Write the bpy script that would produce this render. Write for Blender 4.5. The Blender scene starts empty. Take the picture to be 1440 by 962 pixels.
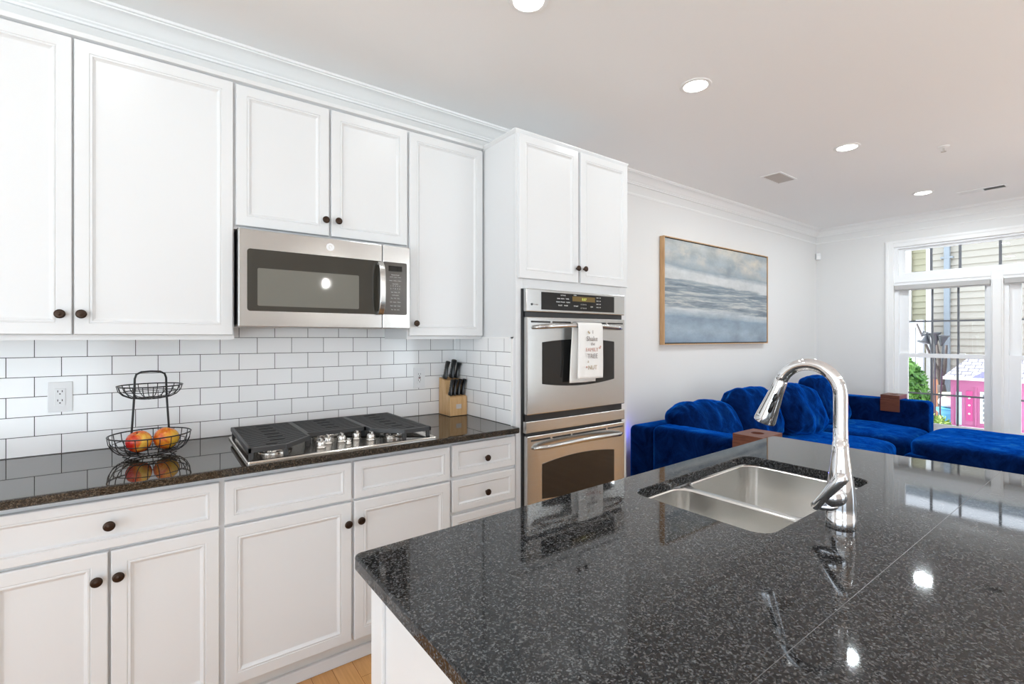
import bpy, bmesh, math, random
from mathutils import Vector, Matrix, noise
random.seed(7)
PI = math.pi
C = bpy.context.scene.collection
SC = bpy.context.scene

# ------------------------------------------------------------------ camera, world, exposure
cam = bpy.data.cameras.new('camera')
cam.sensor_width = 36.0
cam.lens = 673.7 / 1440 * 36.0
cam.shift_y = -6.8 / 1440
cam.clip_start = 0.02
camo = bpy.data.objects.new('camera', cam)
camo.location = (0.0, -2.618, 1.379)
camo.rotation_euler = (PI / 2, 0, math.radians(-36.5))
C.objects.link(camo)
SC.camera = camo

WORLD_STRENGTH = 4.9
CAN_POWER = 1.7
EXPOSURE = 0.2
w = bpy.data.worlds.new('sky')
SC.world = w
w.use_nodes = True
nt = w.node_tree
bg = nt.nodes['Background']
tc = nt.nodes.new('ShaderNodeTexCoord')
sp = nt.nodes.new('ShaderNodeSeparateXYZ')
cr = nt.nodes.new('ShaderNodeValToRGB')
nt.links.new(tc.outputs['Generated'], sp.inputs[0])
mr0 = nt.nodes.new('ShaderNodeMapRange')
mr0.inputs['From Min'].default_value = -1
mr0.inputs['From Max'].default_value = 1
nt.links.new(sp.outputs['Z'], mr0.inputs['Value'])
nt.links.new(mr0.outputs[0], cr.inputs[0])
GROUND_GLOW = 1.0           # added glow below the horizon to lift the ceiling, overcast sky above
cr.color_ramp.elements[0].color = (GROUND_GLOW * .87, GROUND_GLOW, GROUND_GLOW * 1.08, 1)
cr.color_ramp.elements[1].color = (.43, .49, .56, 1)
for p_, c_ in ((.47, (GROUND_GLOW * .87, GROUND_GLOW, GROUND_GLOW * 1.08, 1)), (.53, (.49, .54, .60, 1))):
    e_ = cr.color_ramp.elements.new(p_)
    e_.color = c_
nt.links.new(cr.outputs[0], bg.inputs['Color'])
bg.inputs['Strength'].default_value = WORLD_STRENGTH
bounce_sun = bpy.data.lights.new('bounce_sun', 'SUN')
bounce_sun.energy = 11.0
bounce_sun.angle = math.radians(4)
bounce_sun.color = (1, .98, .95)
suno = bpy.data.objects.new('bounce_sun', bounce_sun)
suno.rotation_euler = (math.radians(-38), math.radians(6), 0)     # added between the two houses so the ground bounces light indoors
C.objects.link(suno)
vs = SC.view_settings
vs.view_transform = 'Standard'
vs.look = 'None'
vs.exposure = EXPOSURE
vs.gamma = 1.0
vs.use_curve_mapping = False
SC.cycles.max_bounces = 10
SC.cycles.diffuse_bounces = 6
SC.cycles.glossy_bounces = 5
SC.cycles.transparent_max_bounces = 12
SC.cycles.sample_clamp_indirect = 6.0
SC.cycles.use_denoising = True


# ------------------------------------------------------------------ materials
def mat(name, col=(.8, .8, .8), rough=.5, metal=0.0, **kw):
    m = bpy.data.materials.new(name)
    m.use_nodes = True
    b = m.node_tree.nodes['Principled BSDF']
    b.inputs['Base Color'].default_value = (*col, 1)
    b.inputs['Roughness'].default_value = rough
    b.inputs['Metallic'].default_value = metal
    for k, v in kw.items():
        b.inputs[k.replace('_', ' ')].default_value = v
    return m


def N(m, t, **kw):
    n = m.node_tree.nodes.new(t)
    for k, v in kw.items():
        if hasattr(n, k):
            setattr(n, k, v)
        else:
            n.inputs[k.replace('_', ' ')].default_value = v
    return n


def L(m, a, b):
    m.node_tree.links.new(a, b)


def BS(m):
    return m.node_tree.nodes['Principled BSDF']


def coords(m, scale=(1, 1, 1), rot=(0, 0, 0), loc=(0, 0, 0)):
    t = N(m, 'ShaderNodeTexCoord')
    mp = N(m, 'ShaderNodeMapping')
    mp.inputs['Scale'].default_value = scale
    mp.inputs['Rotation'].default_value = rot
    mp.inputs['Location'].default_value = loc
    L(m, t.outputs['Object'], mp.inputs['Vector'])
    return mp.outputs['Vector']


def ramp(m, fac, stops, interp='LINEAR'):
    r = N(m, 'ShaderNodeValToRGB')
    cr = r.color_ramp
    cr.interpolation = interp
    while len(cr.elements) < len(stops):
        cr.elements.new(0.5)
    for e, (p, c) in zip(cr.elements, stops):
        e.position = p
        e.color = (*c, 1)
    L(m, fac, r.inputs[0])
    return r.outputs[0]


def noise_tex(m, vec, scale, detail=4, rough=.5, dist=0):
    n = N(m, 'ShaderNodeTexNoise')
    n.inputs['Scale'].default_value = scale
    n.inputs['Detail'].default_value = detail
    n.inputs['Roughness'].default_value = rough
    n.inputs['Distortion'].default_value = dist
    L(m, vec, n.inputs['Vector'])
    return n.outputs['Fac']


def bump(m, fac, strength=.2, dist=.002):
    b = N(m, 'ShaderNodeBump')
    b.inputs['Strength'].default_value = strength
    b.inputs['Distance'].default_value = dist
    L(m, fac, b.inputs['Height'])
    L(m, b.outputs[0], BS(m).inputs['Normal'])


def emis(name, col, strength):
    m = mat(name, (0, 0, 0), .5)
    BS(m).inputs['Emission Color'].default_value = (*col, 1)
    BS(m).inputs['Emission Strength'].default_value = strength
    return m


M = {}
M['paint'] = mat('white_cabinet_paint', (.700, .708, .716), .32)
M['wall'] = mat('wall_paint', (.76, .755, .745), .6)
bump(M['wall'], noise_tex(M['wall'], coords(M['wall']), 180, 2), .08, .001)
M['ceil'] = mat('ceiling_paint', (.92, .92, .92), .7)
M['trim'] = mat('white_trim_paint', (.86, .86, .855), .35)
M['kick'] = mat('white_kick_board', (.70, .68, .65), .5)


def granite(name, dark, mid, light, lo, hi, rough=.04, fine=340, ior=1.55):
    m = mat(name, dark, rough)
    v = coords(m)
    vo = N(m, 'ShaderNodeTexVoronoi')
    vo.inputs['Scale'].default_value = fine
    L(m, v, vo.inputs['Vector'])
    sc1 = N(m, 'ShaderNodeSeparateColor')
    L(m, vo.outputs['Color'], sc1.inputs[0])
    n2 = noise_tex(m, v, 130, 3, .7)
    mx = N(m, 'ShaderNodeMix', data_type='FLOAT')
    mx.inputs[0].default_value = .55
    L(m, sc1.outputs[0], mx.inputs[2])
    L(m, n2, mx.inputs[3])
    c = ramp(m, mx.outputs[0], [(lo, dark), ((lo + hi) / 2, mid), (hi, light)])
    L(m, c, BS(m).inputs['Base Color'])
    BS(m).inputs['IOR'].default_value = ior
    return m


M['granite'] = granite('black_pearl_granite', (.003, .003, .0035), (.024, .025, .027), (.17, .175, .18), .29, .83, .04, 360, 1.40)
M['granite2'] = granite('dark_speckled_granite', (.007, .006, .005), (.022, .017, .012), (.13, .10, .07), .25, .80, .035, 420, 1.48)
M['seam'] = mat('granite_seam_filler', (.085, .085, .09), .35)


def tile_mat(name, plane):
    m = mat(name, (.8, .8, .8), .12)
    t = N(m, 'ShaderNodeTexCoord')
    s = N(m, 'ShaderNodeSeparateXYZ')
    L(m, t.outputs['Object'], s.inputs[0])
    cb = N(m, 'ShaderNodeCombineXYZ')
    a = N(m, 'ShaderNodeMath', operation='ADD')
    L(m, s.outputs['X' if plane == 'x' else 'Y'], a.inputs[0])
    a.inputs[1].default_value = (0.386 + .1552 * 40) if plane == 'x' else (.1552 * 40 + .064)
    L(m, a.outputs[0], cb.inputs[0])
    a2 = N(m, 'ShaderNodeMath', operation='ADD')
    L(m, s.outputs['Z'], a2.inputs[0])
    a2.inputs[1].default_value = -0.9153 + .0769 * 40
    L(m, a2.outputs[0], cb.inputs[1])
    br = N(m, 'ShaderNodeTexBrick')
    br.offset = .5
    br.inputs['Scale'].default_value = 1.0
    br.inputs['Brick Width'].default_value = .1552
    br.inputs['Row Height'].default_value = .0769
    br.inputs['Mortar Size'].default_value = .0013
    br.inputs['Mortar Smooth'].default_value = .1
    br.inputs['Bias'].default_value = 0
    br.inputs['Color1'].default_value = (.90, .90, .90, 1)
    br.inputs['Color2'].default_value = (.86, .865, .87, 1)
    br.inputs['Mortar'].default_value = (.05, .045, .045, 1)
    L(m, cb.outputs[0], br.inputs['Vector'])
    L(m, br.outputs['Color'], BS(m).inputs['Base Color'])
    rr = ramp(m, br.outputs['Fac'], [(0, (.12,) * 3), (1, (.8,) * 3)])
    L(m, rr, BS(m).inputs['Roughness'])
    b = N(m, 'ShaderNodeBump', invert=True)
    b.inputs['Strength'].default_value = .5
    b.inputs['Distance'].default_value = .0015
    L(m, br.outputs['Fac'], b.inputs['Height'])
    L(m, b.outputs[0], BS(m).inputs['Normal'])
    return m


M['tile_x'] = tile_mat('white_subway_tile', 'x')
M['tile_y'] = tile_mat('white_subway_tile_return', 'y')


def brushed(name, col, rough, sc=(2, 2, 900)):
    m = mat(name, col, rough, 1.0)
    f = noise_tex(m, coords(m, sc), 1.0, 3)
    bump(m, f, .035, .001)
    r = ramp(m, f, [(.3, (rough * .85,) * 3), (.7, (rough * 1.15,) * 3)])
    L(m, r, BS(m).inputs['Roughness'])
    return m


M['steel'] = brushed('brushed_stainless_steel', (.55, .55, .54), .23)
M['sinksteel'] = mat('satin_sink_steel', (.80, .79, .77), .22, 1.0)
M['cooksteel'] = brushed('cooktop_steel', (.70, .67, .62), .22, (2, 700, 2))
M['chrome'] = mat('polished_chrome', (.80, .81, .83), .04, 1.0)
M['silver'] = mat('cast_silver_knob', (.72, .70, .67), .16, 1.0)
M['iron'] = mat('cast_iron_grate', (.035, .036, .038), .42)
bump(M['iron'], noise_tex(M['iron'], coords(M['iron']), 900, 2), .3, .0006)
M['black'] = mat('black_enamel', (.012, .012, .013), .3)
M['blackwire'] = mat('black_coated_wire', (.008, .008, .009), .35)
M['blackplastic'] = mat('black_handle_plastic', (.010, .010, .011), .28)
M['darkglass'] = mat('dark_oven_glass', (.012, .012, .012), .04)
M['mwglass'] = mat('smoked_microwave_glass', (.040, .037, .030), .03)
M['mwmesh'] = mat('grey_microwave_screen', (.16, .157, .135), .05)
M['keypad'] = mat('brown_grey_keypad', (.055, .046, .038), .25)
M['bronze'] = mat('oil_rubbed_bronze', (.045, .028, .020), .28, .85)
M['print_white'] = mat('white_panel_print', (.75, .75, .73), .5)
M['amber'] = emis('amber_display', (.20, .12, .01), .6)
M['digit'] = emis('green_digit', (.75, .85, .15), .9)
M['plastic'] = mat('white_plastic', (.80, .81, .82), .3)
M['slot'] = mat('dark_slot', (.02, .02, .02), .6)
M['redbtn'] = mat('red_button', (.25, .03, .03), .4)
M['gap'] = mat('shadow_gap', (.03, .03, .03), .7)
M['lens'] = emis('downlight_lens', (1, .97, .92), 9.0)
M['bulb'] = emis('bulb_glow', (1, .97, .93), 300.0)
M['ventgrey'] = mat('vent_louver', (.55, .51, .48), .5)
M['ventdark'] = mat('vent_shadow', (.10, .09, .09), .8)
M['walnut'] = mat('walnut_tray_wood', (.11, .035, .018), .4)
mm = M['walnut']
f = noise_tex(mm, coords(mm, (12, 3, 40)), 3, 4, .6, .6)
L(mm, ramp(mm, f, [(.3, (.085, .024, .012)), (.7, (.19, .062, .030))]), BS(mm).inputs['Base Color'])
M['maple'] = mat('pale_block_wood', (.62, .40, .20), .4)
mm = M['maple']
f = noise_tex(mm, coords(mm, (60, 40, 5)), 1.2, 4, .6, .8)
L(mm, ramp(mm, f, [(.3, (.70, .46, .24)), (.55, (.62, .38, .17)), (.75, (.48, .25, .09))]), BS(mm).inputs['Base Color'])
M['oak'] = mat('light_oak_frame', (.62, .38, .19), .4)
mm = M['oak']
f = noise_tex(mm, coords(mm, (40, 40, 4)), 1.5, 4)
L(mm, ramp(mm, f, [(.3, (.68, .43, .22)), (.7, (.52, .30, .14))]), BS(mm).inputs['Base Color'])

# wood floor
mm = M['floor'] = mat('honey_oak_floor', (.6, .3, .1), .22)
v = coords(mm, (1, 1, 1), (0, 0, PI / 2))
br = N(mm, 'ShaderNodeTexBrick')
br.offset = .37
br.inputs['Scale'].default_value = 1
br.inputs['Brick Width'].default_value = 1.1
br.inputs['Row Height'].default_value = .083
br.inputs['Mortar Size'].default_value = .0008
br.inputs['Color1'].default_value = (.66, .36, .14, 1)
br.inputs['Color2'].default_value = (.55, .275, .09, 1)
br.inputs['Mortar'].default_value = (.16, .06, .015, 1)
L(mm, v, br.inputs['Vector'])
gr = noise_tex(mm, coords(mm, (90, 4, 1)), 1, 4, .6, .4)
mx = N(mm, 'ShaderNodeMix', data_type='RGBA', blend_type='MULTIPLY')
mx.inputs[0].default_value = .6
L(mm, br.outputs['Color'], mx.inputs[6])
L(mm, ramp(mm, gr, [(.3, (.75, .7, .65)), (.7, (1.1, 1.1, 1.1))]), mx.inputs[7])
L(mm, mx.outputs[2], BS(mm).inputs['Base Color'])


def velvet(name, a, b):
    m = mat(name, a, .65)
    v = coords(m)
    f = noise_tex(m, v, 7, 6, .72, .8)
    L(m, ramp(m, f, [(.30, a), (.52, tuple((x + y) / 2 for x, y in zip(a, b))), (.72, b)]), BS(m).inputs['Base Color'])
    BS(m).inputs['Sheen Weight'].default_value = 1.0
    BS(m).inputs['Sheen Roughness'].default_value = .42
    L(m, ramp(m, f, [(.34, (.0, .08, .55)), (.55, (.005, .19, 1.0)), (.72, (.05, .42, 1.0))]), BS(m).inputs['Sheen Tint'])
    BS(m).inputs['Specular IOR Level'].default_value = .0
    bump(m, noise_tex(m, v, 45, 4, .6, .5), .35, .01)
    return m


M['velvet'] = velvet('blue_crushed_velvet', (.0008, .003, .017), (.003, .018, .10))
M['foot'] = mat('dark_wood_foot', (.03, .018, .012), .5)

# window glass: plain thin pane, mostly clear with a little mirror reflection
mm = M['glass'] = bpy.data.materials.new('window_glass')
mm.use_nodes = True
n_ = mm.node_tree
n_.nodes.remove(n_.nodes['Principled BSDF'])
tr = n_.nodes.new('ShaderNodeBsdfTransparent')
gl = n_.nodes.new('ShaderNodeBsdfGlossy')
gl.inputs['Roughness'].default_value = .0
fr = n_.nodes.new('ShaderNodeFresnel')
fr.inputs['IOR'].default_value = 1.35
mxs = n_.nodes.new('ShaderNodeMixShader')
n_.links.new(fr.outputs[0], mxs.inputs[0])
n_.links.new(tr.outputs[0], mxs.inputs[1])
n_.links.new(gl.outputs[0], mxs.inputs[2])
n_.links.new(mxs.outputs[0], n_.nodes['Material Output'].inputs['Surface'])
mm = M['clearglass'] = mm.copy()
mm.name = 'clear_shade_glass'
M['muntin'] = mat('dark_grey_grille', (.16, .17, .19), .5)
M['shade'] = mat('grey_roller_shade', (.48, .47, .46), .6)
M['vinyl'] = mat('white_window_vinyl', (.86, .87, .88), .35)

# painting
mm = M['art'] = mat('seascape_paint', (.3, .4, .5), .45)
t = N(mm, 'ShaderNodeTexCoord')
s_ = N(mm, 'ShaderNodeSeparateXYZ')
L(mm, t.outputs['Object'], s_.inputs[0])
mp = N(mm, 'ShaderNodeMapping')
mp.inputs['Scale'].default_value = (1.1, 1, 7)
L(mm, t.outputs['Object'], mp.inputs['Vector'])
n1 = noise_tex(mm, mp.outputs[0], 1.3, 6, .6, .6)
ma = N(mm, 'ShaderNodeMath', operation='MULTIPLY_ADD')
L(mm, n1, ma.inputs[0])
ma.inputs[1].default_value = .10
L(mm, s_.outputs['Z'], ma.inputs[2])
tilt = N(mm, 'ShaderNodeMath', operation='MULTIPLY_ADD')
L(mm, s_.outputs['X'], tilt.inputs[0])
tilt.inputs[1].default_value = .035
L(mm, ma.outputs[0], tilt.inputs[2])
mr = N(mm, 'ShaderNodeMapRange')
mr.inputs['From Min'].default_value = 1.31 + .05 + .155
mr.inputs['From Max'].default_value = 2.27 + .05 + .155
L(mm, tilt.outputs[0], mr.inputs['Value'])
c1 = ramp(mm, mr.outputs[0], [(0, (.20, .27, .35)), (.12, (.29, .36, .42)), (.25, (.22, .29, .36)), (.30, (.42, .47, .50)), (.325, (.56, .59, .60)),
                              (.36, (.13, .17, .21)), (.42, (.33, .36, .38)), (.50, (.19, .24, .28)), (.58, (.20, .25, .29)),
                              (.60, (.55, .56, .56)), (.67, (.55, .57, .57)), (.72, (.27, .32, .36)), (.82, (.33, .38, .41)),
                              (.92, (.44, .46, .45)), (1, (.33, .38, .41))])
n3 = noise_tex(mm, coords(mm, (1.5, 1, 3)), 2.2, 5, .65)
mx = N(mm, 'ShaderNodeMix', data_type='RGBA', blend_type='OVERLAY')
mx.inputs[0].default_value = .55
L(mm, c1, mx.inputs[6])
L(mm, n3, mx.inputs[7])
# thin dry-brush streaks over the middle, warm cloud patches over the sky
n4 = noise_tex(mm, coords(mm, (.9, 1, 15)), 2.0, 6, .7, .4)
band = ramp(mm, mr.outputs[0], [(.28, (0, 0, 0)), (.36, (1, 1, 1)), (.54, (1, 1, 1)), (.60, (0, 0, 0))])
st = ramp(mm, n4, [(.40, (.10, .14, .18)), (.50, (.26, .30, .33)), (.60, (.62, .62, .58))])
mm1 = N(mm, 'ShaderNodeMath', operation='MULTIPLY')
L(mm, band, mm1.inputs[0])
mm1.inputs[1].default_value = .65
mxa = N(mm, 'ShaderNodeMix', data_type='RGBA')
L(mm, mm1.outputs[0], mxa.inputs[0])
L(mm, mx.outputs[2], mxa.inputs[6])
L(mm, st, mxa.inputs[7])
n5 = noise_tex(mm, coords(mm, (1.3, 1, 2.4), (0, 0, 0), (.6, 0, .3)), 1.5, 5, .6)
sky = ramp(mm, mr.outputs[0], [(.72, (0, 0, 0)), (.85, (1, 1, 1))])
cl = ramp(mm, n5, [(.46, (0, 0, 0)), (.62, (1, 1, 1))])
mm2 = N(mm, 'ShaderNodeMath', operation='MULTIPLY')
L(mm, sky, mm2.inputs[0])
L(mm, cl, mm2.inputs[1])
mxb = N(mm, 'ShaderNodeMix', data_type='RGBA')
L(mm, mm2.outputs[0], mxb.inputs[0])
L(mm, mxa.outputs[2], mxb.inputs[6])
mxb.inputs[7].default_value = (.66, .60, .50, 1)
L(mm, mxb.outputs[2], BS(mm).inputs['Base Color'])

# apples
def apple_mat(name, a, b, c, sc, x0):
    m = mat(name, a, .25)
    v = coords(m, (1, 1, .5))
    f = noise_tex(m, v, sc, 4, .6, .6)
    t = N(m, 'ShaderNodeTexCoord')
    sp = N(m, 'ShaderNodeSeparateXYZ')
    L(m, t.outputs['Object'], sp.inputs[0])
    r = N(m, 'ShaderNodeMapRange')           # the ripe blush sits on one flank of the fruit
    r.inputs['From Min'].default_value = x0 - .04
    r.inputs['From Max'].default_value = x0 + .04
    r.inputs['To Min'].default_value = -.16
    r.inputs['To Max'].default_value = .16
    L(m, sp.outputs['X'], r.inputs['Value'])
    ad = N(m, 'ShaderNodeMath', operation='ADD')
    L(m, f, ad.inputs[0])
    L(m, r.outputs[0], ad.inputs[1])
    L(m, ramp(m, ad.outputs[0], [(.36, a), (.52, b), (.68, c)]), BS(m).inputs['Base Color'])
    return m


M['apple_red'] = apple_mat('red_yellow_apple_skin', (.50, .012, .008), (.70, .13, .02), (.80, .48, .07), 16, -.062)
M['apple_orange'] = apple_mat('orange_apple_skin', (.62, .10, .015), (.78, .33, .03), (.75, .45, .05), 20, .036)
M['stem'] = mat('apple_stem', (.06, .03, .015), .7)
M['towel'] = mat('white_tea_towel', (.83, .82, .80), .85)
bump(M['towel'], noise_tex(M['towel'], coords(M['towel']), 700, 2), .3, .001)
M['ink_grey'] = mat('grey_towel_print', (.27, .24, .23), .8)
M['ink_pink'] = mat('rose_towel_print', (.55, .33, .28), .8)
M['ink_tan'] = mat('tan_towel_print', (.45, .36, .24), .8)

# outdoors
def siding(name, col, dark):
    m = mat(name, col, .6)
    t = N(m, 'ShaderNodeTexCoord')
    s = N(m, 'ShaderNodeSeparateXYZ')
    L(m, t.outputs['Object'], s.inputs[0])
    return m


M['siding'] = mat('cream_lap_siding', (.34, .315, .27), .6)
M['siding_y'] = mat('yellow_lap_siding', (.40, .38, .27), .6)
M['cornerboard'] = mat('white_corner_board', (.74, .74, .72), .5)
M['spout'] = mat('grey_downspout', (.20, .23, .26), .5)
M['fence'] = mat('white_vinyl_fence', (.52, .54, .58), .5)
M['pink'] = mat('pink_playhouse_paint', (.50, .15, .32), .55)
M['pinkdark'] = mat('deep_pink_shutter', (.55, .07, .26), .55)
M['purple'] = mat('purple_gable_paint', (.24, .23, .62), .6)
mm = M['shingle'] = mat('pale_grey_shingle', (.6, .6, .66), .8)
br = N(mm, 'ShaderNodeTexBrick')
br.inputs['Scale'].default_value = 1
br.inputs['Brick Width'].default_value = .11
br.inputs['Row Height'].default_value = .055
br.inputs['Mortar Size'].default_value = .006
br.inputs['Color1'].default_value = (.30, .30, .35, 1)
br.inputs['Color2'].default_value = (.22, .22, .28, 1)
br.inputs['Mortar'].default_value = (.06, .06, .08, 1)
sx = N(mm, 'ShaderNodeSeparateXYZ')
cx_ = N(mm, 'ShaderNodeCombineXYZ')
t = N(mm, 'ShaderNodeTexCoord')
L(mm, t.outputs['Object'], sx.inputs[0])
L(mm, sx.outputs['Y'], cx_.inputs[0])
sc_ = N(mm, 'ShaderNodeMath', operation='MULTIPLY')
sc_.inputs[1].default_value = 1.3
L(mm, sx.outputs['Z'], sc_.inputs[0])
L(mm, sc_.outputs[0], cx_.inputs[1])
L(mm, cx_.outputs[0], br.inputs['Vector'])
L(mm, br.outputs['Color'], BS(mm).inputs['Base Color'])
mm = M['leaf'] = mat('green_leaves', (.10, .28, .05), .6)
f = noise_tex(mm, coords(mm), 6, 5, .7)
L(mm, ramp(mm, f, [(.3, (.03, .10, .02)), (.55, (.10, .25, .04)), (.75, (.22, .40, .10))]), BS(mm).inputs['Base Color'])
mm = M['leaf2'] = mat('yellow_green_leaves', (.3, .4, .1), .6)
f = noise_tex(mm, coords(mm), 12, 5, .7)
L(mm, ramp(mm, f, [(.3, (.07, .14, .02)), (.55, (.20, .30, .05)), (.75, (.36, .42, .14))]), BS(mm).inputs['Base Color'])
M['bark'] = mat('dark_bark', (.06, .045, .04), .8)
M['stone'] = mat('white_glazed_urn', (.78, .79, .76), .35)
M['urnlid'] = mat('pale_green_lid', (.62, .72, .42), .4)
M['teal'] = mat('blue_stand_paint', (.06, .30, .45), .4)
M['terracotta'] = mat('terracotta_board', (.42, .20, .11), .7)
M['darkmetal'] = mat('dark_grey_metal', (.085, .09, .10), .4, .3)
M['skin_blue'] = mat('pale_blue_panel', (.55, .68, .74), .5)
M['bounce_ground'] = mat('pale_bounce_ground', (.70, .70, .68), .9)  # yard ground made pale to bounce daylight up through the window


# ------------------------------------------------------------------ helpers
class MB:
    def __init__(self):
        self.bm = bmesh.new()

    def box(self, x0, x1, y0, y1, z0, z1):
        b = self.bm
        v = [b.verts.new((x, y, z)) for x in (x0, x1) for y in (y0, y1) for z in (z0, z1)]
        for f in ((0, 1, 3, 2), (4, 6, 7, 5), (0, 4, 5, 1), (2, 3, 7, 6), (0, 2, 6, 4), (1, 5, 7, 3)):
            b.faces.new([v[i] for i in f])
        return self

    def loft(self, loops, cap0=True, cap1=True, closed=True):
        b = self.bm
        R = [[b.verts.new(p) for p in lp] for lp in loops]
        n = len(R[0])
        for i in range(len(R) - 1):
            for j in range(n if closed else n - 1):
                k = (j + 1) % n
                b.faces.new((R[i][j], R[i][k], R[i + 1][k], R[i + 1][j]))
        if cap0:
            b.faces.new(R[0][::-1])
        if cap1:
            b.faces.new(R[-1])
        return self

    def lathe(self, prof, o, axis='z', seg=24, sgn=1):
        loops = []
        for r, h in prof:
            lp = []
            for i in range(seg):
                a = 2 * PI * i / seg
                c, s = max(r, 1e-5) * math.cos(a), max(r, 1e-5) * math.sin(a)
                h_ = h * sgn
                p = {'z': (c, s, h_), 'y': (c, h_, s), 'x': (h_, c, s)}[axis]
                lp.append((o[0] + p[0], o[1] + p[1], o[2] + p[2]))
            loops.append(lp)
        return self.loft(loops)

    def sweep(self, pts, rad, seg=10, closed=False):
        pts = [Vector(p) for p in pts]
        n = len(pts)
        if not hasattr(rad, '__len__'):
            rad = [rad] * n
        loops = []
        up = None
        for i, p in enumerate(pts):
            if closed:
                t = (pts[(i + 1) % n] - pts[i - 1]).normalized()
            else:
                t = (pts[min(i + 1, n - 1)] - pts[max(i - 1, 0)]).normalized()
            if up is None:
                up = Vector((0, 0, 1)) if abs(t.z) < .9 else Vector((1, 0, 0))
            s = t.cross(up).normalized()
            up = s.cross(t).normalized()
            loops.append([tuple(p + (s * math.cos(2 * PI * k / seg) + up * math.sin(2 * PI * k / seg)) * rad[i]) for k in range(seg)])
        if closed:
            loops.append(loops[0])
            return self.loft(loops, False, False)
        return self.loft(loops)

    def prism_y(self, poly, y0, y1):
        return self.loft([[(x, y0, z) for x, z in poly], [(x, y1, z) for x, z in poly]])

    def prism_x(self, poly, x0, x1):
        return self.loft([[(x0, y, z) for y, z in poly], [(x1, y, z) for y, z in poly]])

    def prism_z(self, poly, z0, z1):
        return self.loft([[(x, y, z0) for x, y in poly], [(x, y, z1) for x, y in poly]])

    def build(self, name, material, parent=None, smooth=False, bevel=0, weld=True, seg=2):
        b = self.bm
        if weld:
            bmesh.ops.remove_doubles(b, verts=b.verts, dist=1e-6)
        bmesh.ops.recalc_face_normals(b, faces=b.faces)
        me = bpy.data.meshes.new(name)
        b.to_mesh(me)
        b.free()
        me.materials.append(material)
        o = bpy.data.objects.new(name, me)
        C.objects.link(o)
        if smooth:
            for p in me.polygons:
                p.use_smooth = True
            if smooth != 'all':
                try:
                    me.set_sharp_from_angle(angle=math.radians(35))
                except Exception:
                    pass
        if bevel:
            md = o.modifiers.new('bevel', 'BEVEL')
            md.width = bevel
            md.segments = seg
            md.limit_method = 'ANGLE'
        if parent:
            setp(o, parent)
        return o


def setp(o, parent):
    o.parent = parent
    o.matrix_parent_inverse = WM(parent).inverted()


def WM(o):
    m = Matrix.Translation(o.location)
    return (WM(o.parent) @ o.matrix_parent_inverse @ m) if o.parent else m


def thing(name, label, cat, loc, group=None):
    o = bpy.data.objects.new(name, None)
    o.empty_display_size = .05
    o.location = loc
    C.objects.link(o)
    return tag(o, label, cat, group)


def tag(o, label, cat, group=None, kind=None):
    o['label'] = label
    o['category'] = cat
    if group:
        o['group'] = group
    if kind:
        o['kind'] = kind
    return o


def struct(o, label=None):
    o['kind'] = 'structure'
    if label:
        o['label'] = label
    return o


def dup(root, loc, label, group=None):
    r = root.copy()
    C.objects.link(r)
    r.location = loc
    r['label'] = label
    if group:
        r['group'] = group

    def rec(src, dst):
        for ch in list(src.children):
            c = ch.copy()
            C.objects.link(c)
            c.parent = dst
            c.matrix_parent_inverse = ch.matrix_parent_inverse.copy()
            rec(ch, c)
    rec(root, r)
    return r


def rrect(q, r, inset=0.0, n=6):
    """rounded loop through the convex quad q (counter-clockwise), moved in by inset"""
    out = []
    m = len(q)
    for i in range(m):
        p = Vector(q[i][:2])
        a = (Vector(q[i - 1][:2]) - p).normalized()
        b = (Vector(q[(i + 1) % m][:2]) - p).normalized()
        ang = a.angle(b)
        c = p + (a + b).normalized() * (r / math.sin(ang / 2))
        d0 = (p + a * (r / math.tan(ang / 2)) - c).normalized()
        d1 = (p + b * (r / math.tan(ang / 2)) - c).normalized()
        for k in range(n + 1):
            d = d0.lerp(d1, k / n).normalized()
            # spherical step keeps the arc even
            a0 = math.atan2(d0.y, d0.x)
            a1 = math.atan2(d1.y, d1.x)
            da = (a1 - a0 + PI) % (2 * PI) - PI
            aa = a0 + da * k / n
            out.append((c.x + math.cos(aa) * (r - inset), c.y + math.sin(aa) * (r - inset)))
    return out


def quad(x0, x1, y0, y1):
    return [(x0, y0), (x1, y0), (x1, y1), (x0, y1)]


def text(name, s, size, loc, material, parent, rot=(PI / 2, 0, 0), depth=.0004, align='CENTER', xs=1.0):
    cu = bpy.data.curves.new(name, 'FONT')
    cu.body = s
    cu.size = size
    cu.align_x = align
    cu.extrude = depth
    cu.resolution_u = 2
    tmp = bpy.data.objects.new(name, cu)
    C.objects.link(tmp)
    dg = bpy.context.evaluated_depsgraph_get()
    me = bpy.data.meshes.new_from_object(tmp.evaluated_get(dg))
    bpy.data.objects.remove(tmp)
    me.transform(Matrix.Translation(loc) @ Matrix.Rotation(rot[2], 4, 'Z') @ Matrix.Rotation(rot[0], 4, 'X') @ Matrix.Diagonal((xs, 1, 1, 1)))
    me.materials.clear()
    me.materials.append(material)
    o = bpy.data.objects.new(name, me)
    C.objects.link(o)
    if parent:
        setp(o, parent)
    return o


def smoothstep(a, b, x):
    t = min(1, max(0, (x - a) / (b - a)))
    return t * t * (3 - 2 * t)


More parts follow.
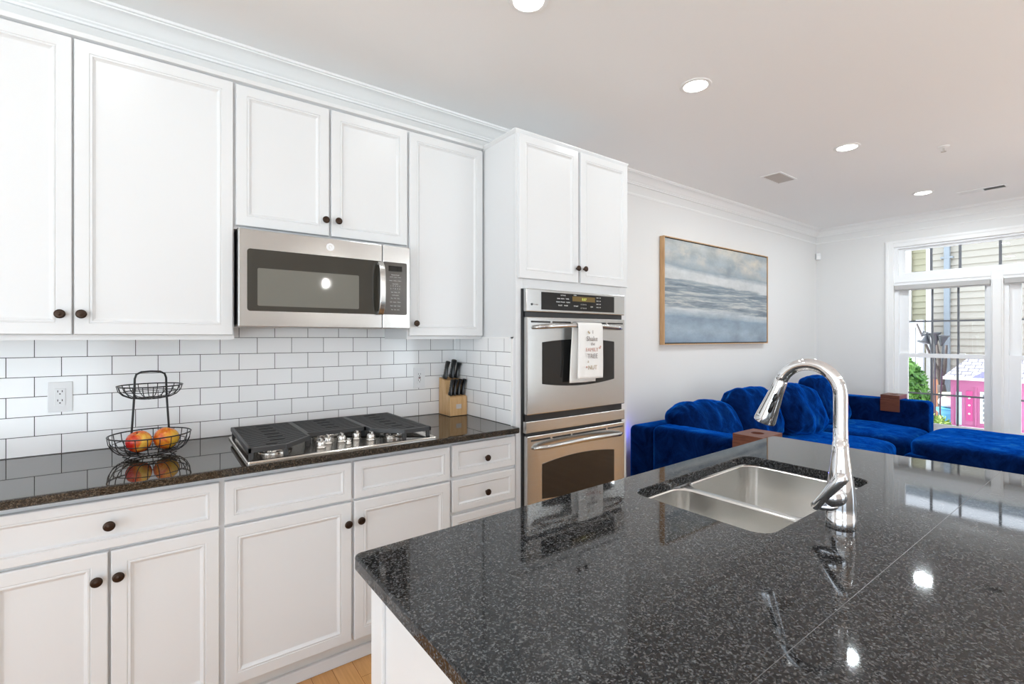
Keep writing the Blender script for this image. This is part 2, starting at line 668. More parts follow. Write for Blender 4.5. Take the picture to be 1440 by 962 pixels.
def cushion_bm(size, e=3.2, n=14, pinch=0.0, wr=.01, freq=9.0, seed=0, flat_bottom=0.0, stretch=(1, 1, 1)):
    """soft stuffed block centred on the origin"""
    b = bmesh.new()
    bmesh.ops.create_cube(b, size=2)
    bmesh.ops.subdivide_edges(b, edges=b.edges, cuts=n, use_grid_fill=True)
    hx, hy, hz = size[0] / 2, size[1] / 2, size[2] / 2
    off = Vector((seed * 3.7, seed * 1.9, seed * 5.3))
    for vtx in b.verts:
        p = vtx.co
        s = (abs(p.x) ** e + abs(p.y) ** e + abs(p.z) ** e) ** (1 / e)
        q = p / s
        r = Vector((q.x * hx, q.y * hy, q.z * hz))
        if pinch:
            edge = (abs(q.x) ** 4 + abs(q.z) ** 4) / 2
            r.y *= 1 - pinch * min(1, edge * 1.4)
        nrm = Vector((q.x / hx, q.y / hy, q.z / hz)).normalized()
        w1 = noise.noise(Vector((r.x * freq * stretch[0], r.y * freq * stretch[1], r.z * freq * stretch[2])) + off)
        w2 = abs(noise.noise(Vector((r.x * freq * 2.2 * stretch[0], r.y * freq * 2.2 * stretch[1], r.z * freq * 2.2 * stretch[2])) + off * 2))
        r += nrm * (w1 * wr + (.25 - w2) * wr * .9)
        vtx.co = r
    return b


def put(b, name, material, parent, M4, sub=1):
    bmesh.ops.transform(b, matrix=M4, verts=b.verts)
    bmesh.ops.recalc_face_normals(b, faces=b.faces)
    me = bpy.data.meshes.new(name)
    b.to_mesh(me)
    b.free()
    me.materials.append(material)
    for p in me.polygons:
        p.use_smooth = True
    o = bpy.data.objects.new(name, me)
    C.objects.link(o)
    if sub:
        md = o.modifiers.new('sub', 'SUBSURF')
        md.levels = sub
        md.render_levels = sub
    if parent:
        setp(o, parent)
    return o


# ------------------------------------------------------------------ room shell
CEIL = 2.735
XE, XW, YS = 6.795, -3.3, -5.3
T = .16
struct(MB().box(XW - T, XE + T, YS - T, T, -.12, 0).build('floor', M['floor']))
struct(MB().box(XW - T, XE + T, YS - T, T, CEIL, CEIL + .14).build('ceiling', M['ceil']))
struct(MB().box(XW - T, XE + T, 0, T, 0, CEIL).build('wall_north', M['wall']))
# east wall with the window opening
WY0, WY1, WZ0, WZ1 = -.805, -3.37, .34, 2.405
mb = MB()
mb.box(XE, XE + T, WY0, 0, 0, CEIL).box(XE, XE + T, YS, WY1, 0, CEIL).box(XE, XE + T, WY1, WY0, 0, WZ0).box(XE, XE + T, WY1, WY0, WZ1, CEIL)
struct(mb.build('wall_east', M['wall'], weld=False))
mb = MB()   # unseen south wall, two wide openings added to let daylight in
ops = [(-2.6, -.5, .25, 2.45), (3.2, 4.9, .25, 2.45)]
xs = [XW - T] + [q for o_ in ops for q in o_[:2]] + [XE + T]
for i in range(0, len(xs), 2):
    mb.box(xs[i], xs[i + 1], YS - T, YS, 0, CEIL)
for o_ in ops:
    mb.box(o_[0], o_[1], YS - T, YS, 0, o_[2]).box(o_[0], o_[1], YS - T, YS, o_[3], CEIL)
struct(mb.build('wall_south', M['wall'], weld=False))
mb = MB()  # unseen west wall, its wide opening added to let daylight in
mb.box(XW - T, XW, YS - T, -4.6, 0, CEIL).box(XW - T, XW, -1.2, 0, 0, CEIL).box(XW - T, XW, -4.6, -1.2, 2.4, CEIL).box(XW - T, XW, -4.6, -1.2, 0, .1)
struct(mb.build('wall_west', M['wall'], weld=False))

# crown moulding
CR = [(0, 2.655), (.012, 2.655), (.014, 2.663), (.020, 2.668), (.020, 2.674), (.024, 2.677), (.034, 2.686), (.050, 2.706), (.068, 2.717),
      (.082, 2.719), (.084, 2.724), (.092, 2.726), (.096, CEIL), (0, CEIL)]
BEAD = [(0, 2.566), (.005, 2.566), (.006, 2.572), (.009, 2.576), (.006, 2.582), (0, 2.584)]
mb = MB()
mb.prism_x([(-d, z) for d, z in CR], XW, XE)
mb.prism_x([(-d, z) for d, z in BEAD], 2.366, XE)
struct(mb.build('trim_1', M['trim'], smooth=True, weld=False))
mb = MB()
mb.loft([[(XE - d, 0, z) for d, z in CR], [(XE - d, YS, z) for d, z in CR]])
mb.loft([[(XE - d, 0, z) for d, z in BEAD], [(XE - d, YS, z) for d, z in BEAD]])
struct(mb.build('trim_2', M['trim'], smooth=True, weld=False))
BB = [(0, 0), (.014, 0), (.014, .10), (.010, .118), (.004, .125), (0, .125)]
struct(MB().prism_x([(-d, z) for d, z in BB], 2.372, XE).build('baseboard_north', M['trim']))
struct(MB().loft([[(XE - d, -.015, z) for d, z in BB], [(XE - d, YS, z) for d, z in BB]]).build('baseboard_east', M['trim']))

# tile backsplash
struct(MB().box(-1.06, 1.5, -.008, 0, .9145, 1.52).build('backsplash', M['tile_x']), 'white subway tile with dark grout')
struct(MB().box(1.493, 1.5, -.592, -.008, .9145, 1.372).build('backsplash_return', M['tile_y']))
struct(MB().box(1.490, 1.5, -.600, -.008, 1.372, 1.380).box(1.490, 1.5, -.600, -.592, .9145, 1.380).build('trim_3', M['trim'], weld=False))

# ------------------------------------------------------------------ windows
def ybox(mb, ya, yb, z0, z1, x0, x1):
    return mb.box(x0, x1, min(ya, yb), max(ya, yb), z0, z1)


cas = MB()
ybox(cas, -.725, -.805, .30, 2.479, XE - .018, XE)
ybox(cas, -.735, -.760, .30, 2.470, XE - .026, XE - .018)
ybox(cas, -.805, -3.37, 2.405, 2.479, XE - .018, XE)
ybox(cas, -.805, -3.37, 2.450, 2.470, XE - .026, XE - .018)
ybox(cas, -3.37, -3.45, .30, 2.479, XE - .018, XE)
ybox(cas, -.70, -3.47, .30, .34, XE - .06, XE)
struct(cas.build('trim_4', M['trim'], weld=False, bevel=.003))

units = [(-.805, -1.60), (-1.69, -2.485), (-2.575, -3.37)]
win_names = ['window_1', 'window_2', 'window_3']
XI, XO = XE + .03, XE + .12
for nm, (ya, yb) in zip(win_names, units):
    fr_ = MB()
    ybox(fr_, ya, ya - .035, WZ0, 2.06, XI, XO)
    ybox(fr_, yb + .035, yb, WZ0, 2.06, XI, XO)
    ybox(fr_, ya, yb, 1.968, 2.06, XE + .005, XO)
    ybox(fr_, ya, yb, 2.000, 2.012, XE - .004, XE + .005)
    ybox(fr_, ya, yb, WZ0, WZ0 + .05, XI, XO)
    w1 = struct(fr_.build(nm, M['vinyl'], weld=False))
    for k, (z0, z1, x0, zm) in enumerate(((1.153, 1.968, XI + .045, 1.556), (WZ0 + .05, 1.196, XI + .012, .752))):
        sa = MB()
        gy0, gy1 = ya - .117, yb + .055
        ybox(sa, ya - .035, gy0, z0, z1, x0, x0 + .032)
        ybox(sa, gy1, yb + .035, z0, z1, x0, x0 + .032)
        ybox(sa, gy0, gy1, z0, z0 + .043, x0, x0 + .032)
        ybox(sa, gy0, gy1, z1 - .043, z1, x0, x0 + .032)
        so = sa.build('sash', M['vinyl'], w1, weld=False)
        mu = MB()
        for fr3 in (.326, .67):
            yc = gy0 + (gy1 - gy0) * fr3
            ybox(mu, yc - .009, yc + .009, z0 + .043, z1 - .043, x0 + .012, x0 + .022)
        ybox(mu, gy0, gy1, zm - .009, zm + .009, x0 + .0125, x0 + .0215)
        mu.build('muntin', M['muntin'], so, weld=False)
        pn = MB()
        ybox(pn, gy0, gy1, z0 + .043, z1 - .043, x0 + .0168, x0 + .0172)
        pn.build('pane', M['glass'], so)
    lk = MB()
    for fr3 in (.30, .72):
        yc = ya + (yb - ya) * fr3
        ybox(lk, yc - .025, yc + .025, 1.196, 1.208, XI + .015, XI + .04)
    lk.build('sash_lock', M['vinyl'], w1, weld=False, bevel=.003)
mu = MB()
for (a, b) in ((-1.60, -1.69), (-2.485, -2.575)):
    ybox(mu, a, b, WZ0, 2.06, XE + .001, XO)
    ybox(mu, a - .012, b + .012, WZ0, 1.968, XE - .012, XE + .001)
struct(mu.build('trim_5', M['trim'], weld=False, bevel=.003))
tf = MB()
ybox(tf, -.805, -3.37, 2.06, 2.082, XE + .008, XO)
ybox(tf, -.805, -3.37, 2.385, 2.405, XE + .008, XO)
ybox(tf, -.805, -.838, 2.082, 2.385, XE + .008, XO)
ybox(tf, -3.337, -3.37, 2.082, 2.385, XE + .008, XO)
tw = struct(tf.build('window_4', M['vinyl'], weld=False))
sa = MB()
ybox(sa, -.838, -3.337, 2.082, 2.112, XI + .02, XI + .06)
ybox(sa, -.838, -3.337, 2.36, 2.385, XI + .02, XI + .06)
ybox(sa, -.838, -.892, 2.112, 2.36, XI + .02, XI + .06)
ybox(sa, -3.28, -3.337, 2.112, 2.36, XI + .02, XI + .06)
so = sa.build('sash', M['vinyl'], tw, weld=False)
mu = MB()
for yc in (-1.12, -1.357, -1.66, -1.95, -2.26, -2.56, -2.82, -3.05):
    ybox(mu, yc - .011, yc + .011, 2.112, 2.36, XI + .033, XI + .045)
mu.build('muntin', M['muntin'], so, weld=False)
pn = MB()
ybox(pn, -.892, -3.28, 2.112, 2.36, XI + .0388, XI + .0392)
pn.build('pane', M['glass'], so)

slabels = ['grey roller shade rolled up in the left window bay beside the wall corner', 'grey roller shade rolled up at the right edge of the view, past the window post',
           'grey roller shade rolled up in the window bay farthest from the sofa corner']
for (ya, yb), lab in zip(units, slabels):
    sh = thing('roller_shade', lab, 'blind', (XE + .03, (ya + yb) / 2, 1.913), 'grey roller shades')
    mb = MB()
    ybox(mb, ya - .004, yb + .004, 1.916, 1.967, XE + .002, XE + .029)
    mb.build('cassette', M['shade'], sh, bevel=.006)
    mb = MB()
    ybox(mb, ya - .006, yb + .006, 1.905, 1.918, XE + .012, XE + .024)
    mb.build('bottom_rail', M['shade'], sh, bevel=.003)

# ------------------------------------------------------------------ cabinets
def door_loops(x0, x1, z0, z1, yb, s=1.0, pz=None):
    prof = [(0, 0), (0, .016), (.0025, .0195), (.040 * s, .0195), (.0425 * s, .0170), (.0450 * s, .0190), (.0490 * s, .0190), (.0515 * s, .0160),
            (.0560 * s, .0125), (.0585 * s, .0112)]
    return [[(x0 + d, yb - h, z0 + d), (x1 - d, yb - h, z0 + d), (x1 - d, yb - h, z1 - d), (x0 + d, yb - h, z1 - d)] for d, h in prof]


KNOB = [(.0055, 0), (.0055, .003), (.0045, .006), (.0045, .012), (.008, .0145), (.0150, .0175), (.0160, .0205), (.0150, .0240), (.0105, .0262), (.009, .0256), (.0045, .0282), (.001, .0288)]


def front(kind, x0, x1, z0, z1, yb, parent, knob=None, s=1.0):
    d = MB().loft(door_loops(x0, x1, z0, z1, yb, s)).build(kind, M['paint'], parent)
    if knob:
        MB().lathe(KNOB, (knob[0], yb - .0195, knob[1]), 'y', 20, -1).build('knob', M['bronze'], d, smooth='all')
    return d


def base_cab(x0, x1, label, fronts, name='base_cabinet'):
    c = thing(name, label, 'cabinet', ((x0 + x1) / 2, -.30, 0), 'white base cabinets under the long worktop')
    mb = MB()
    mb.box(x0, x1, -.6105, -.010, .115, .884)
    mb.build('carcass', M['paint'], c)
    MB().box(x0, x1, -.56, -.010, 0, .115).build('toe_kick', M['kick'], c)
    MB().box(x0, x1, -.578, -.56, 0, .05).build('base_trim', M['paint'], c, bevel=.004)
    for fa in fronts:
        front(fa[0], *fa[1], -.6105, c, fa[2], fa[3])
    return c


for (xo, lab) in ((-.612, 'white base cabinet out past the left end of the view'), (0, 'white base cabinet below the wire fruit basket, one wide drawer over two doors')):
    base_cab(-.427 + xo, .185 + xo, lab, [
        ('drawer', (-.417 + xo, .177 + xo, .706, .862), (-.1225 + xo, .783), .72),
        ('door', (-.417 + xo, -.1265 + xo, .120, .696), (-.153 + xo, .615), 1),
        ('door', (-.1195 + xo, .177 + xo, .120, .696), (-.100 + xo, .616), 1)])
base_cab(.185, 1.115, 'white base cabinet under the gas cooktop with two blank panels over two doors', [
    ('false_drawer_front', (.193, .646, .706, .862), None, .72), ('false_drawer_front', (.657, 1.109, .706, .862), None, .72),
    ('door', (.193, .646, .120, .696), (.628, .613), 1), ('door', (.657, 1.109, .120, .696), (.681, .617), 1)])
base_cab(1.115, 1.4995, 'white narrow drawer cabinet under the knife block, next to the wall oven', [
    ('drawer', (1.121, 1.494, .716, .866), (1.31, .784), .72), ('drawer', (1.121, 1.494, .546, .698), (1.312, .615), .72),
    ('drawer', (1.121, 1.494, .335, .530), (1.312, .43), .72), ('drawer', (1.121, 1.494, .120, .325), (1.312, .22), .72)])

UT = 2.445


def upper_cab(x0, x1, z0, label, fronts):
    c = thing('wall_cabinet', label, 'cabinet', ((x0 + x1) / 2, -.16, z0), 'white wall cabinets')
    MB().box(x0, x1, -.3105, -.0085, z0, UT).build('carcass', M['paint'], c)
    MB().loft([[(x0, -.3105, UT), (x1, -.3105, UT), (x1, 0 - .0085, UT), (x0, -.0085, UT)], [(x0, -.330, UT + .005), (x1, -.330, UT + .005), (x1, -.0085, UT + .005), (x0, -.0085, UT + .005)],
               [(x0, -.334, UT + .020), (x1, -.334, UT + .020), (x1, -.0085, UT + .020), (x0, -.0085, UT + .020)]]).build('top_moulding', M['paint'], c)
    for fa in fronts:
        front('door', *fa[0], -.3105, c, fa[1])
    return c


upper_cab(-.745, .258, 1.369, 'white double-door wall cabinet at the left edge, over the fruit basket', [
    ((-.735, -.2435, 1.388, 2.440), (-.273, 1.460)), ((-.238, .253, 1.388, 2.440), (-.217, 1.461))])
upper_cab(.258, 1.034, 1.833, 'white short two-door wall cabinet above the microwave', [
    ((.263, .640, 1.847, 2.436), (.621, 1.917)), ((.649, 1.028, 1.847, 2.436), (.678, 1.919))])
upper_cab(1.034, 1.4895, 1.369, 'white tall single-door wall cabinet between microwave and oven tower', [
    ((1.040, 1.487, 1.386, 2.436), (1.071, 1.450))])

# oven tower
tw_ = thing('oven_cabinet', 'tall white cabinet housing the double wall oven', 'cabinet', (1.93, -.3, 0))
mb = MB()
X0, X1 = 1.500, 2.366
mb.box(X0, X0 + .019, -.605, -.001, 0, UT).box(X1 - .019, X1, -.605, -.001, 0, UT)
mb.box(X0 + .019, X1 - .019, -.605, -.001, 1.66, UT)
mb.box(X0 + .019, X1 - .019, -.605, -.001, .10, .36)
mb.box(X0 + .019, X1 - .019, -.03, -.001, .36, 1.66)
mb.build('carcass', M['paint'], tw_, weld=False)
mb = MB()
mb.box(X0, 1.546, -.625, -.605, .10, UT).box(2.300, X1, -.625, -.605, .10, UT).box(1.546, 2.300, -.625, -.605, 1.637, UT).box(1.546, 2.300, -.625, -.605, .10, .40)
mb.build('face_frame', M['paint'], tw_, weld=False, bevel=.0015)
MB().box(X0 + .019, X1 - .019, -.56, -.03, 0, .10).build('toe_kick', M['kick'], tw_)
mb = MB()
MB().loft([[(X0 - a, -.625 - a, z), (X1 + a, -.625 - a, z), (X1 + a, -.001, z), (X0 - a, -.001, z)] for a, z in ((0, UT), (.004, UT + .004), (.010, UT + .016), (.010, UT + .022))]).build('top_moulding', M['paint'], tw_)
front('door', 1.509, 1.934, 1.688, 2.441, -.625, tw_, (1.917, 1.769))
front('door', 1.951, 2.358, 1.688, 2.441, -.625, tw_, (1.973, 1.770))

# ------------------------------------------------------------------ worktops
def slab(name, q, r, z1, thick, material, hole=None, hr=.05, label=None, cat=None):
    b = bmesh.new()
    e = .004

    def ring(pts, z):
        return [b.verts.new((x, y, z)) for x, y in pts]

    def bridge(A, B):
        n = len(A)
        for i in range(n):
            b.faces.new((A[i], A[(i + 1) % n], B[(i + 1) % n], B[i]))
    prof = [(e, z1), (e * .3, z1 - e * .3), (0, z1 - e), (0, z1 - thick + e), (e, z1 - thick)]
    R = [ring(rrect(q, r, d), z) for d, z in prof]
    for i in range(len(R) - 1):
        bridge(R[i], R[i + 1])
    H = None
    if hole:
        hp = [(-.003, z1), (0, z1 - .003), (0, z1 - thick)]
        H = [ring(rrect(hole, hr, d), z) for d, z in hp]
        for i in range(len(H) - 1):
            bridge(H[i], H[i + 1])
    b.edges.ensure_lookup_table()

    def edges(loop):
        out = []
        for i in range(len(loop)):
            out.append(b.edges.get((loop[i], loop[(i + 1) % len(loop)])) or b.edges.new((loop[i], loop[(i + 1) % len(loop)])))
        return out
    for outer, inner in ((R[0], H[0] if H else None), (R[-1], H[-1] if H else None)):
        if inner:
            bmesh.ops.triangle_fill(b, edges=edges(outer) + edges(inner), use_beauty=True)
        else:
            b.faces.new(outer)
    bmesh.ops.recalc_face_normals(b, faces=b.faces)
    me = bpy.data.meshes.new(name)
    b.to_mesh(me)
    b.free()
    me.materials.append(material)
    o = bpy.data.objects.new(name, me)
    C.objects.link(o)
    tag(o, label, cat)
    return o


slab('worktop', quad(-1.05, 1.4985, -.666, -.0085), .012, .914, .028, M['granite2'], None, label='long polished dark granite worktop along the tiled wall', cat='worktop')
isl = [(.338, -3.05), (2.375, -3.05), (2.335, -1.533), (.336, -1.588)]
HOLE = [(1.145, -2.072), (1.862, -2.062), (1.862, -1.650), (1.145, -1.676)]
it = slab('island_worktop', isl, .020, .914, .030, M['granite'], HOLE, .045, label='broad speckled black granite island worktop around the sink', cat='worktop')
MB().box(.36, 2.36, -2.2921, -2.2909, .9139, .91415).build('seam', M['seam'], it)
ic = thing('island_cabinet', 'white kitchen island base beneath the black granite', 'cabinet', (1.34, -2.2, 0))
mb = MB()
# carcass as panels so the sink hangs in an open space
mb.box(.366, .386, -2.70, -1.64, .0, .884).box(2.27, 2.29, -2.70, -1.62, 0, .884).box(.386, 2.27, -2.70, -2.68, 0, .884)
mb.box(.386, 2.27, -1.66, -1.64, .10, .884).box(.386, 2.27, -2.68, -1.66, .10, .12)
mb.build('carcass', M['paint'], ic, weld=False)
MB().box(.386, 2.27, -1.70, -1.685, 0, .10).build('toe_kick', M['kick'], ic)
MB().box(.358, .366, -1.70, -1.64, 0, .884).build('corner_stile', M['paint'], ic, bevel=.002)
MB().box(.358, .366, -2.70, -2.64, 0, .884).build('corner_stile', M['paint'], ic, bevel=.002)

# sink
sk = thing('sink', 'stainless steel double-bowl sink set under the granite island', 'sink', (1.5, -1.87, .70))
QA = [(1.152, -2.066), (1.392, -2.064), (1.392, -1.672), (1.152, -1.680)]
QB = [(1.418, -2.064), (1.856, -2.058), (1.856, -1.656), (1.418, -1.671)]
for q, zf, pr in ((QA, .725, .05), (QB, .690, .055)):
    b = MB()
    b.loft([[(x, y, z) for x, y in rrect(q, pr, d)] for d, z in ((-.006, .8835), (.0, .8825), (.003, .879), (.004, .80), (.008, zf + .03), (.016, zf + .010), (.032, zf), (.05, zf - .001))], False, True)
    bo = b.build('bowl', M['sinksteel'], sk, smooth=True)
    cx0 = sum(p[0] for p in q) / 4
    cy0 = sum(p[1] for p in q) / 4
    MB().lathe([(.045, -.0005), (.045, .0015), (.038, .002), (.034, -.0004), (.012, -.0004), (.010, .003), (.002, .004)], (cx0, cy0, zf), 'z', 24).build('drain', M['chrome'], bo, smooth=True)
MB().prism_z([(1.3905, -2.064), (1.4195, -2.064), (1.4195, -1.672), (1.3905, -1.672)], .8775, .8832).build('divider', M['sinksteel'], sk, bevel=.003)

# faucet
fc = thing('faucet', 'tall arched chrome pull-down faucet standing behind the sink', 'faucet', (1.346, -2.153, .914))
fx, fy = 1.346, -2.153
pts, rad = [], []
for z, r in ((.914, .0315), (.9155, .0322), (.9395, .0322), (.940, .0318), (.965, .0318), (.985, .0312), (1.005, .0298), (1.03, .0272), (1.055, .0238), (1.08, .0205), (1.10, .0182), (1.12, .0168), (1.1205, .0158), (1.16, .0155), (1.20, .0155)):
    pts.append((fx, fy, z))
    rad.append(r)
ar, cyf, czf = .072, fy + .072, 1.237
for k in range(0, 19):
    ph = math.radians(159) * k / 18
    pts.append((fx, cyf - ar * math.cos(ph), czf + ar * math.sin(ph)))
    rad.append(.0155)
MB().sweep(pts, rad, 24).build('body', M['chrome'], fc, smooth='all')
pe = Vector(pts[-1])
dr = Vector((0, .358, -.934))
hp = [(0, .0158), (.002, .0165), (.03, .0180), (.07, .0225), (.105, .0265), (.118, .0275), (.124, .0265), (.124, .020), (.118, .018)]
hd = MB().sweep([tuple(pe + dr * t_) for t_, _ in hp], [r for _, r in hp], 24).build('spray_head', M['chrome'], fc, smooth=True)
side = Vector((-.75, -.62, -.24)).normalized()
for t_, h_ in ((.045, .007), (.072, .014)):
    c0 = pe + dr * t_
    nrm = (Vector((-.88, -.46, -.05)) - dr * Vector((-.88, -.46, -.05)).dot(dr)).normalized()
    r_ = .0187 + (t_ - .03) * .13
    MB().sweep([tuple(c0 + nrm * (r_ - .001) - dr * h_), tuple(c0 + nrm * (r_ + .0015) - dr * h_ * .9), tuple(c0 + nrm * (r_ + .0015) + dr * h_ * .9), tuple(c0 + nrm * (r_ - .001) + dr * h_)],
               [.005, .0055, .0055, .005], 10).build('spray_button', M['blackplastic'], hd, smooth='all')
hb = MB()
hb.sweep([(fx - .008, fy + .002, .992), (fx - .030, fy + .003, .994), (fx - .036, fy + .003, .994), (fx - .050, fy + .004, .994), (fx - .060, fy + .004, .994), (fx - .064, fy + .004, .994)], [.025, .025, .0235, .022, .014, .003], 20)
hn = hb.build('handle', M['chrome'], fc, smooth='all')
hb = MB()
hb.sweep([(fx - .052, fy + .040, .962), (fx - .054, fy + .036, .966), (fx - .058, fy + .028, .974), (fx - .064, fy + .010, 1.000), (fx - .066, fy - .008, 1.026), (fx - .064, fy - .020, 1.044), (fx - .062, fy - .027, 1.054), (fx - .061, fy - .031, 1.059)],
         [.005, .0105, .0100, .0105, .0125, .0148, .0138, .005], 14)
hb.sweep([(fx - .052, fy + .036, .966), (fx - .046, fy + .026, .966), (fx - .040, fy + .006, .968), (fx - .036, fy - .006, .974)], [.007, .0085, .0085, .006], 12)
hb.build('lever', M['chrome'], hn, smooth='all', weld=False)

# ------------------------------------------------------------------ gas cooktop
ct = thing('gas_cooktop', 'stainless gas cooktop with black cast iron grates set in the long worktop', 'cooktop', (.645, -.37, .914))
b = MB()
b.loft([[(x, y, z) for x, y in rrect(quad(.262, 1.030, -.648, -.075), .008, d, 4)] for d, z in ((0, .9142), (0, .9205), (.003, .9235), (.014, .9245), (.020, .9215), (.024, .9205))])
b.build('tray', M['cooksteel'], ct, smooth=True)
zt = .9205
burn = [(.385, -.485, .046), (.385, -.225, .036), (.640, -.290, .055), (.880, -.485, .036), (.880, -.225, .046)]
for bx, by, r in burn:
    o = MB().lathe([(r * 1.35, 0), (r * 1.35, .002), (r * 1.15, .004), (r * 1.1, .010), (r, .014), (r * .98, .019), (r * .8, .020)], (bx, by, zt), 'z', 28).build('burner', M['silver'], ct, smooth=True)
    MB().lathe([(r * .80, .0195), (r * .80, .024), (r * .72, .027), (.002, .028)], (bx, by, zt), 'z', 28).build('burner_cap', M['iron'], o, smooth=True)


def grate(poly, feet, xr, name='grate'):
    g = MB()
    z0, z1 = .952, .966
    n = len(poly)
    for i in range(n):          # outer rim
        a = Vector((*poly[i], 0))
        c = Vector((*poly[(i + 1) % n], 0))
        d = (c - a).normalized()
        s = Vector((-d.y, d.x, 0)) * .006
        a2, c2 = a - d * .006, c + d * .006
        g.prism_z([(a2 + s)[:2], (c2 + s)[:2], (c2 - s)[:2], (a2 - s)[:2]], z0 - .004, z1)
    ys = [p[1] for p in poly]
    y = max(ys) - .024
    k = 0
    while y > min(ys) + .012:   # cross bars run along x, clipped to the outline
        xs_ = []
        for i in range(n):
            (xa, ya), (xb, yb) = poly[i], poly[(i + 1) % n]
            if (ya - y) * (yb - y) < 0:
                xs_.append(xa + (xb - xa) * (y - ya) / (yb - ya))
        xs_.sort()
        if len(xs_) >= 2:
            xa, xb = xs_[0], xs_[-1]
            xm0, xm1 = xa + (xb - xa) * .38, xa + (xb - xa) * .62
            if k % 3 == 1:
                g.box(xa, xm0, y - .0042, y + .0042, z0, z1).box(xm1, xb, y - .0042, y + .0042, z0, z1)
            else:
                g.box(xa, xb, y - .0042, y + .0042, z0, z1)
        y -= .0235
        k += 1
    for fx_, fy_ in feet:
        g.box(fx_ - .008, fx_ + .008, fy_ - .007, fy_ + .007, zt, z0)
    return g.build(name, M['iron'], ct, weld=False, bevel=.0015, seg=1)


YB, YF = -.098, -.608
grate([(.275, YB), (.275, YF), (.400, YF), (.512, -.490), (.512, YB)], [(.281, -.602), (.281, -.104), (.400, -.602), (.506, -.104), (.506, -.486)], None)
grate([(.522, YB), (.522, -.430), (.770, -.430), (.770, YB)], [(.528, -.424), (.764, -.424), (.528, -.104), (.764, -.104)], None)
grate([(.780, YB), (.780, -.490), (.890, YF), (1.012, YF), (1.012, YB)], [(1.006, -.602), (1.006, -.104), (.890, -.602), (.786, -.104), (.786, -.486)], None)
KN = [(.545, -.545, 1), (.590, -.482, 1), (.650, -.480, 1), (.722, -.462, 1), (.768, -.520, 1), (.662, -.540, .62)]
for kx, ky, s in KN:
    MB().lathe([(.0215 * s, 0), (.0215 * s, .003), (.018 * s, .006), (.0185 * s, .020 * s), (.016 * s, .026 * s), (.010 * s, .028 * s), (.002, .028 * s)], (kx, ky, zt), 'z', 18)\
        .box(kx - .0045 * s, kx + .0045 * s, ky - .017 * s, ky + .017 * s, zt + .02 * s, zt + .038 * s).build('control_knob', M['silver'], ct, smooth=True, weld=False, bevel=.0015)

# ------------------------------------------------------------------ microwave
mwv = thing('microwave', 'stainless over-the-range microwave hung beneath the short wall cabinet', 'microwave', (.64, -.2, 1.42))
YM = -.388
MB().box(.266, 1.018, -.352, -.009, 1.432, 1.8315).build('body', M['black'], mwv)
MB().box(.268, 1.016, -.350, -.02, 1.424, 1.432).box(.33, .47, -.33, -.10, 1.421, 1.4245).box(.80, .94, -.33, -.10, 1.421, 1.4245).build('underside_grille', M['ventgrey'], mwv, weld=False)
dx = .872
dm = MB().box(.264, dx, YM, -.354, 1.421, 1.8255).build('door', M['steel'], mwv, bevel=.004)


def rr_plate(x0, x1, z0, z1, ya, yb, r=.010):
    lp = rrect(quad(x0, x1, z0, z1), r)
    return MB().loft([[(x, ya, z) for x, z in lp], [(x, yb, z) for x, z in lp]])


rr_plate(.296, dx - .001, 1.488, 1.745, YM, YM - .0012, .012).build('window', M['mwglass'], dm)
rr_plate(.334, .758, 1.510, 1.667, YM - .0012, YM - .0018, .006).build('window_screen', M['mwmesh'], dm)
# bowed strap handle
hb = MB()
lp = []
for k in range(13):
    t_ = k / 12
    z = 1.486 + t_ * .253
    y = YM - .012 - .030 * (1 - (2 * t_ - 1) ** 4)
    lp.append([(.842, y, z), (.869, y, z), (.869, y - .012, z), (.842, y - .012, z)])
hb.loft(lp)
hb.box(.844, .867, YM - .016, YM, 1.490, 1.502).box(.844, .867, YM - .016, YM, 1.724, 1.736)
hb.build('handle', M['steel'], dm, smooth=True, weld=False, bevel=.002)
cp = MB().box(dx + .002, 1.017, YM, -.354, 1.421, 1.8255).build('control_panel', M['steel'], mwv, bevel=.004)
rr_plate(dx + .003, .998, 1.489, 1.745, YM, YM - .0012, .008).build('keypad', M['keypad'], cp)
MB().box(.903, .972, YM - .0018, YM - .0012, 1.701, 1.727).build('display', M['darkglass'], cp)
yk = YM - .0016
rows = [('Express Cook', 1.6815, .0072), ('Add 30   Power   Timer', 1.671, .0058), ('Sensor   Reheat   Defrost', 1.6535, .0058), ('Auto Cook', 1.6375, .0066), ('1   2   3   4   5', 1.6265, .0085),
        ('6   7   8   9   0', 1.6130, .0085), ('Start   Pause   Off', 1.597, .0062), ('Convenience', 1.5825, .0066)]
for s_t, z, sz in rows:
    text('lettering', s_t, sz, (.9375, yk, z), M['print_white'], cp, depth=.0002)
for r_ in range(4):
    text('lettering', ['Pop   Melt   Bake', 'Soft   Steam   Warm', 'Vent   Light   Clock', 'Fan   Set   Lock'][r_], .0066, (.9375, yk, 1.567 - r_ * .0185), M['print_white'], cp, depth=.0002)
MB().lathe([(.0175, 0), (.0175, .0012), (.0155, .0018), (.0148, .0012), (.002, .0012)], (.628, YM, 1.786), 'y', 28, -1).build('emblem', M['plastic'], dm, smooth=True)
mb = MB()
mb.sweep([(.628 + .006 * math.cos(a) * (1 if a < 4 else .7), YM - .0016, 1.786 + .008 * math.sin(a)) for a in [q * .5 for q in range(10)]], .0009, 6)
mb.build('emblem_script', M['ventgrey'], dm)

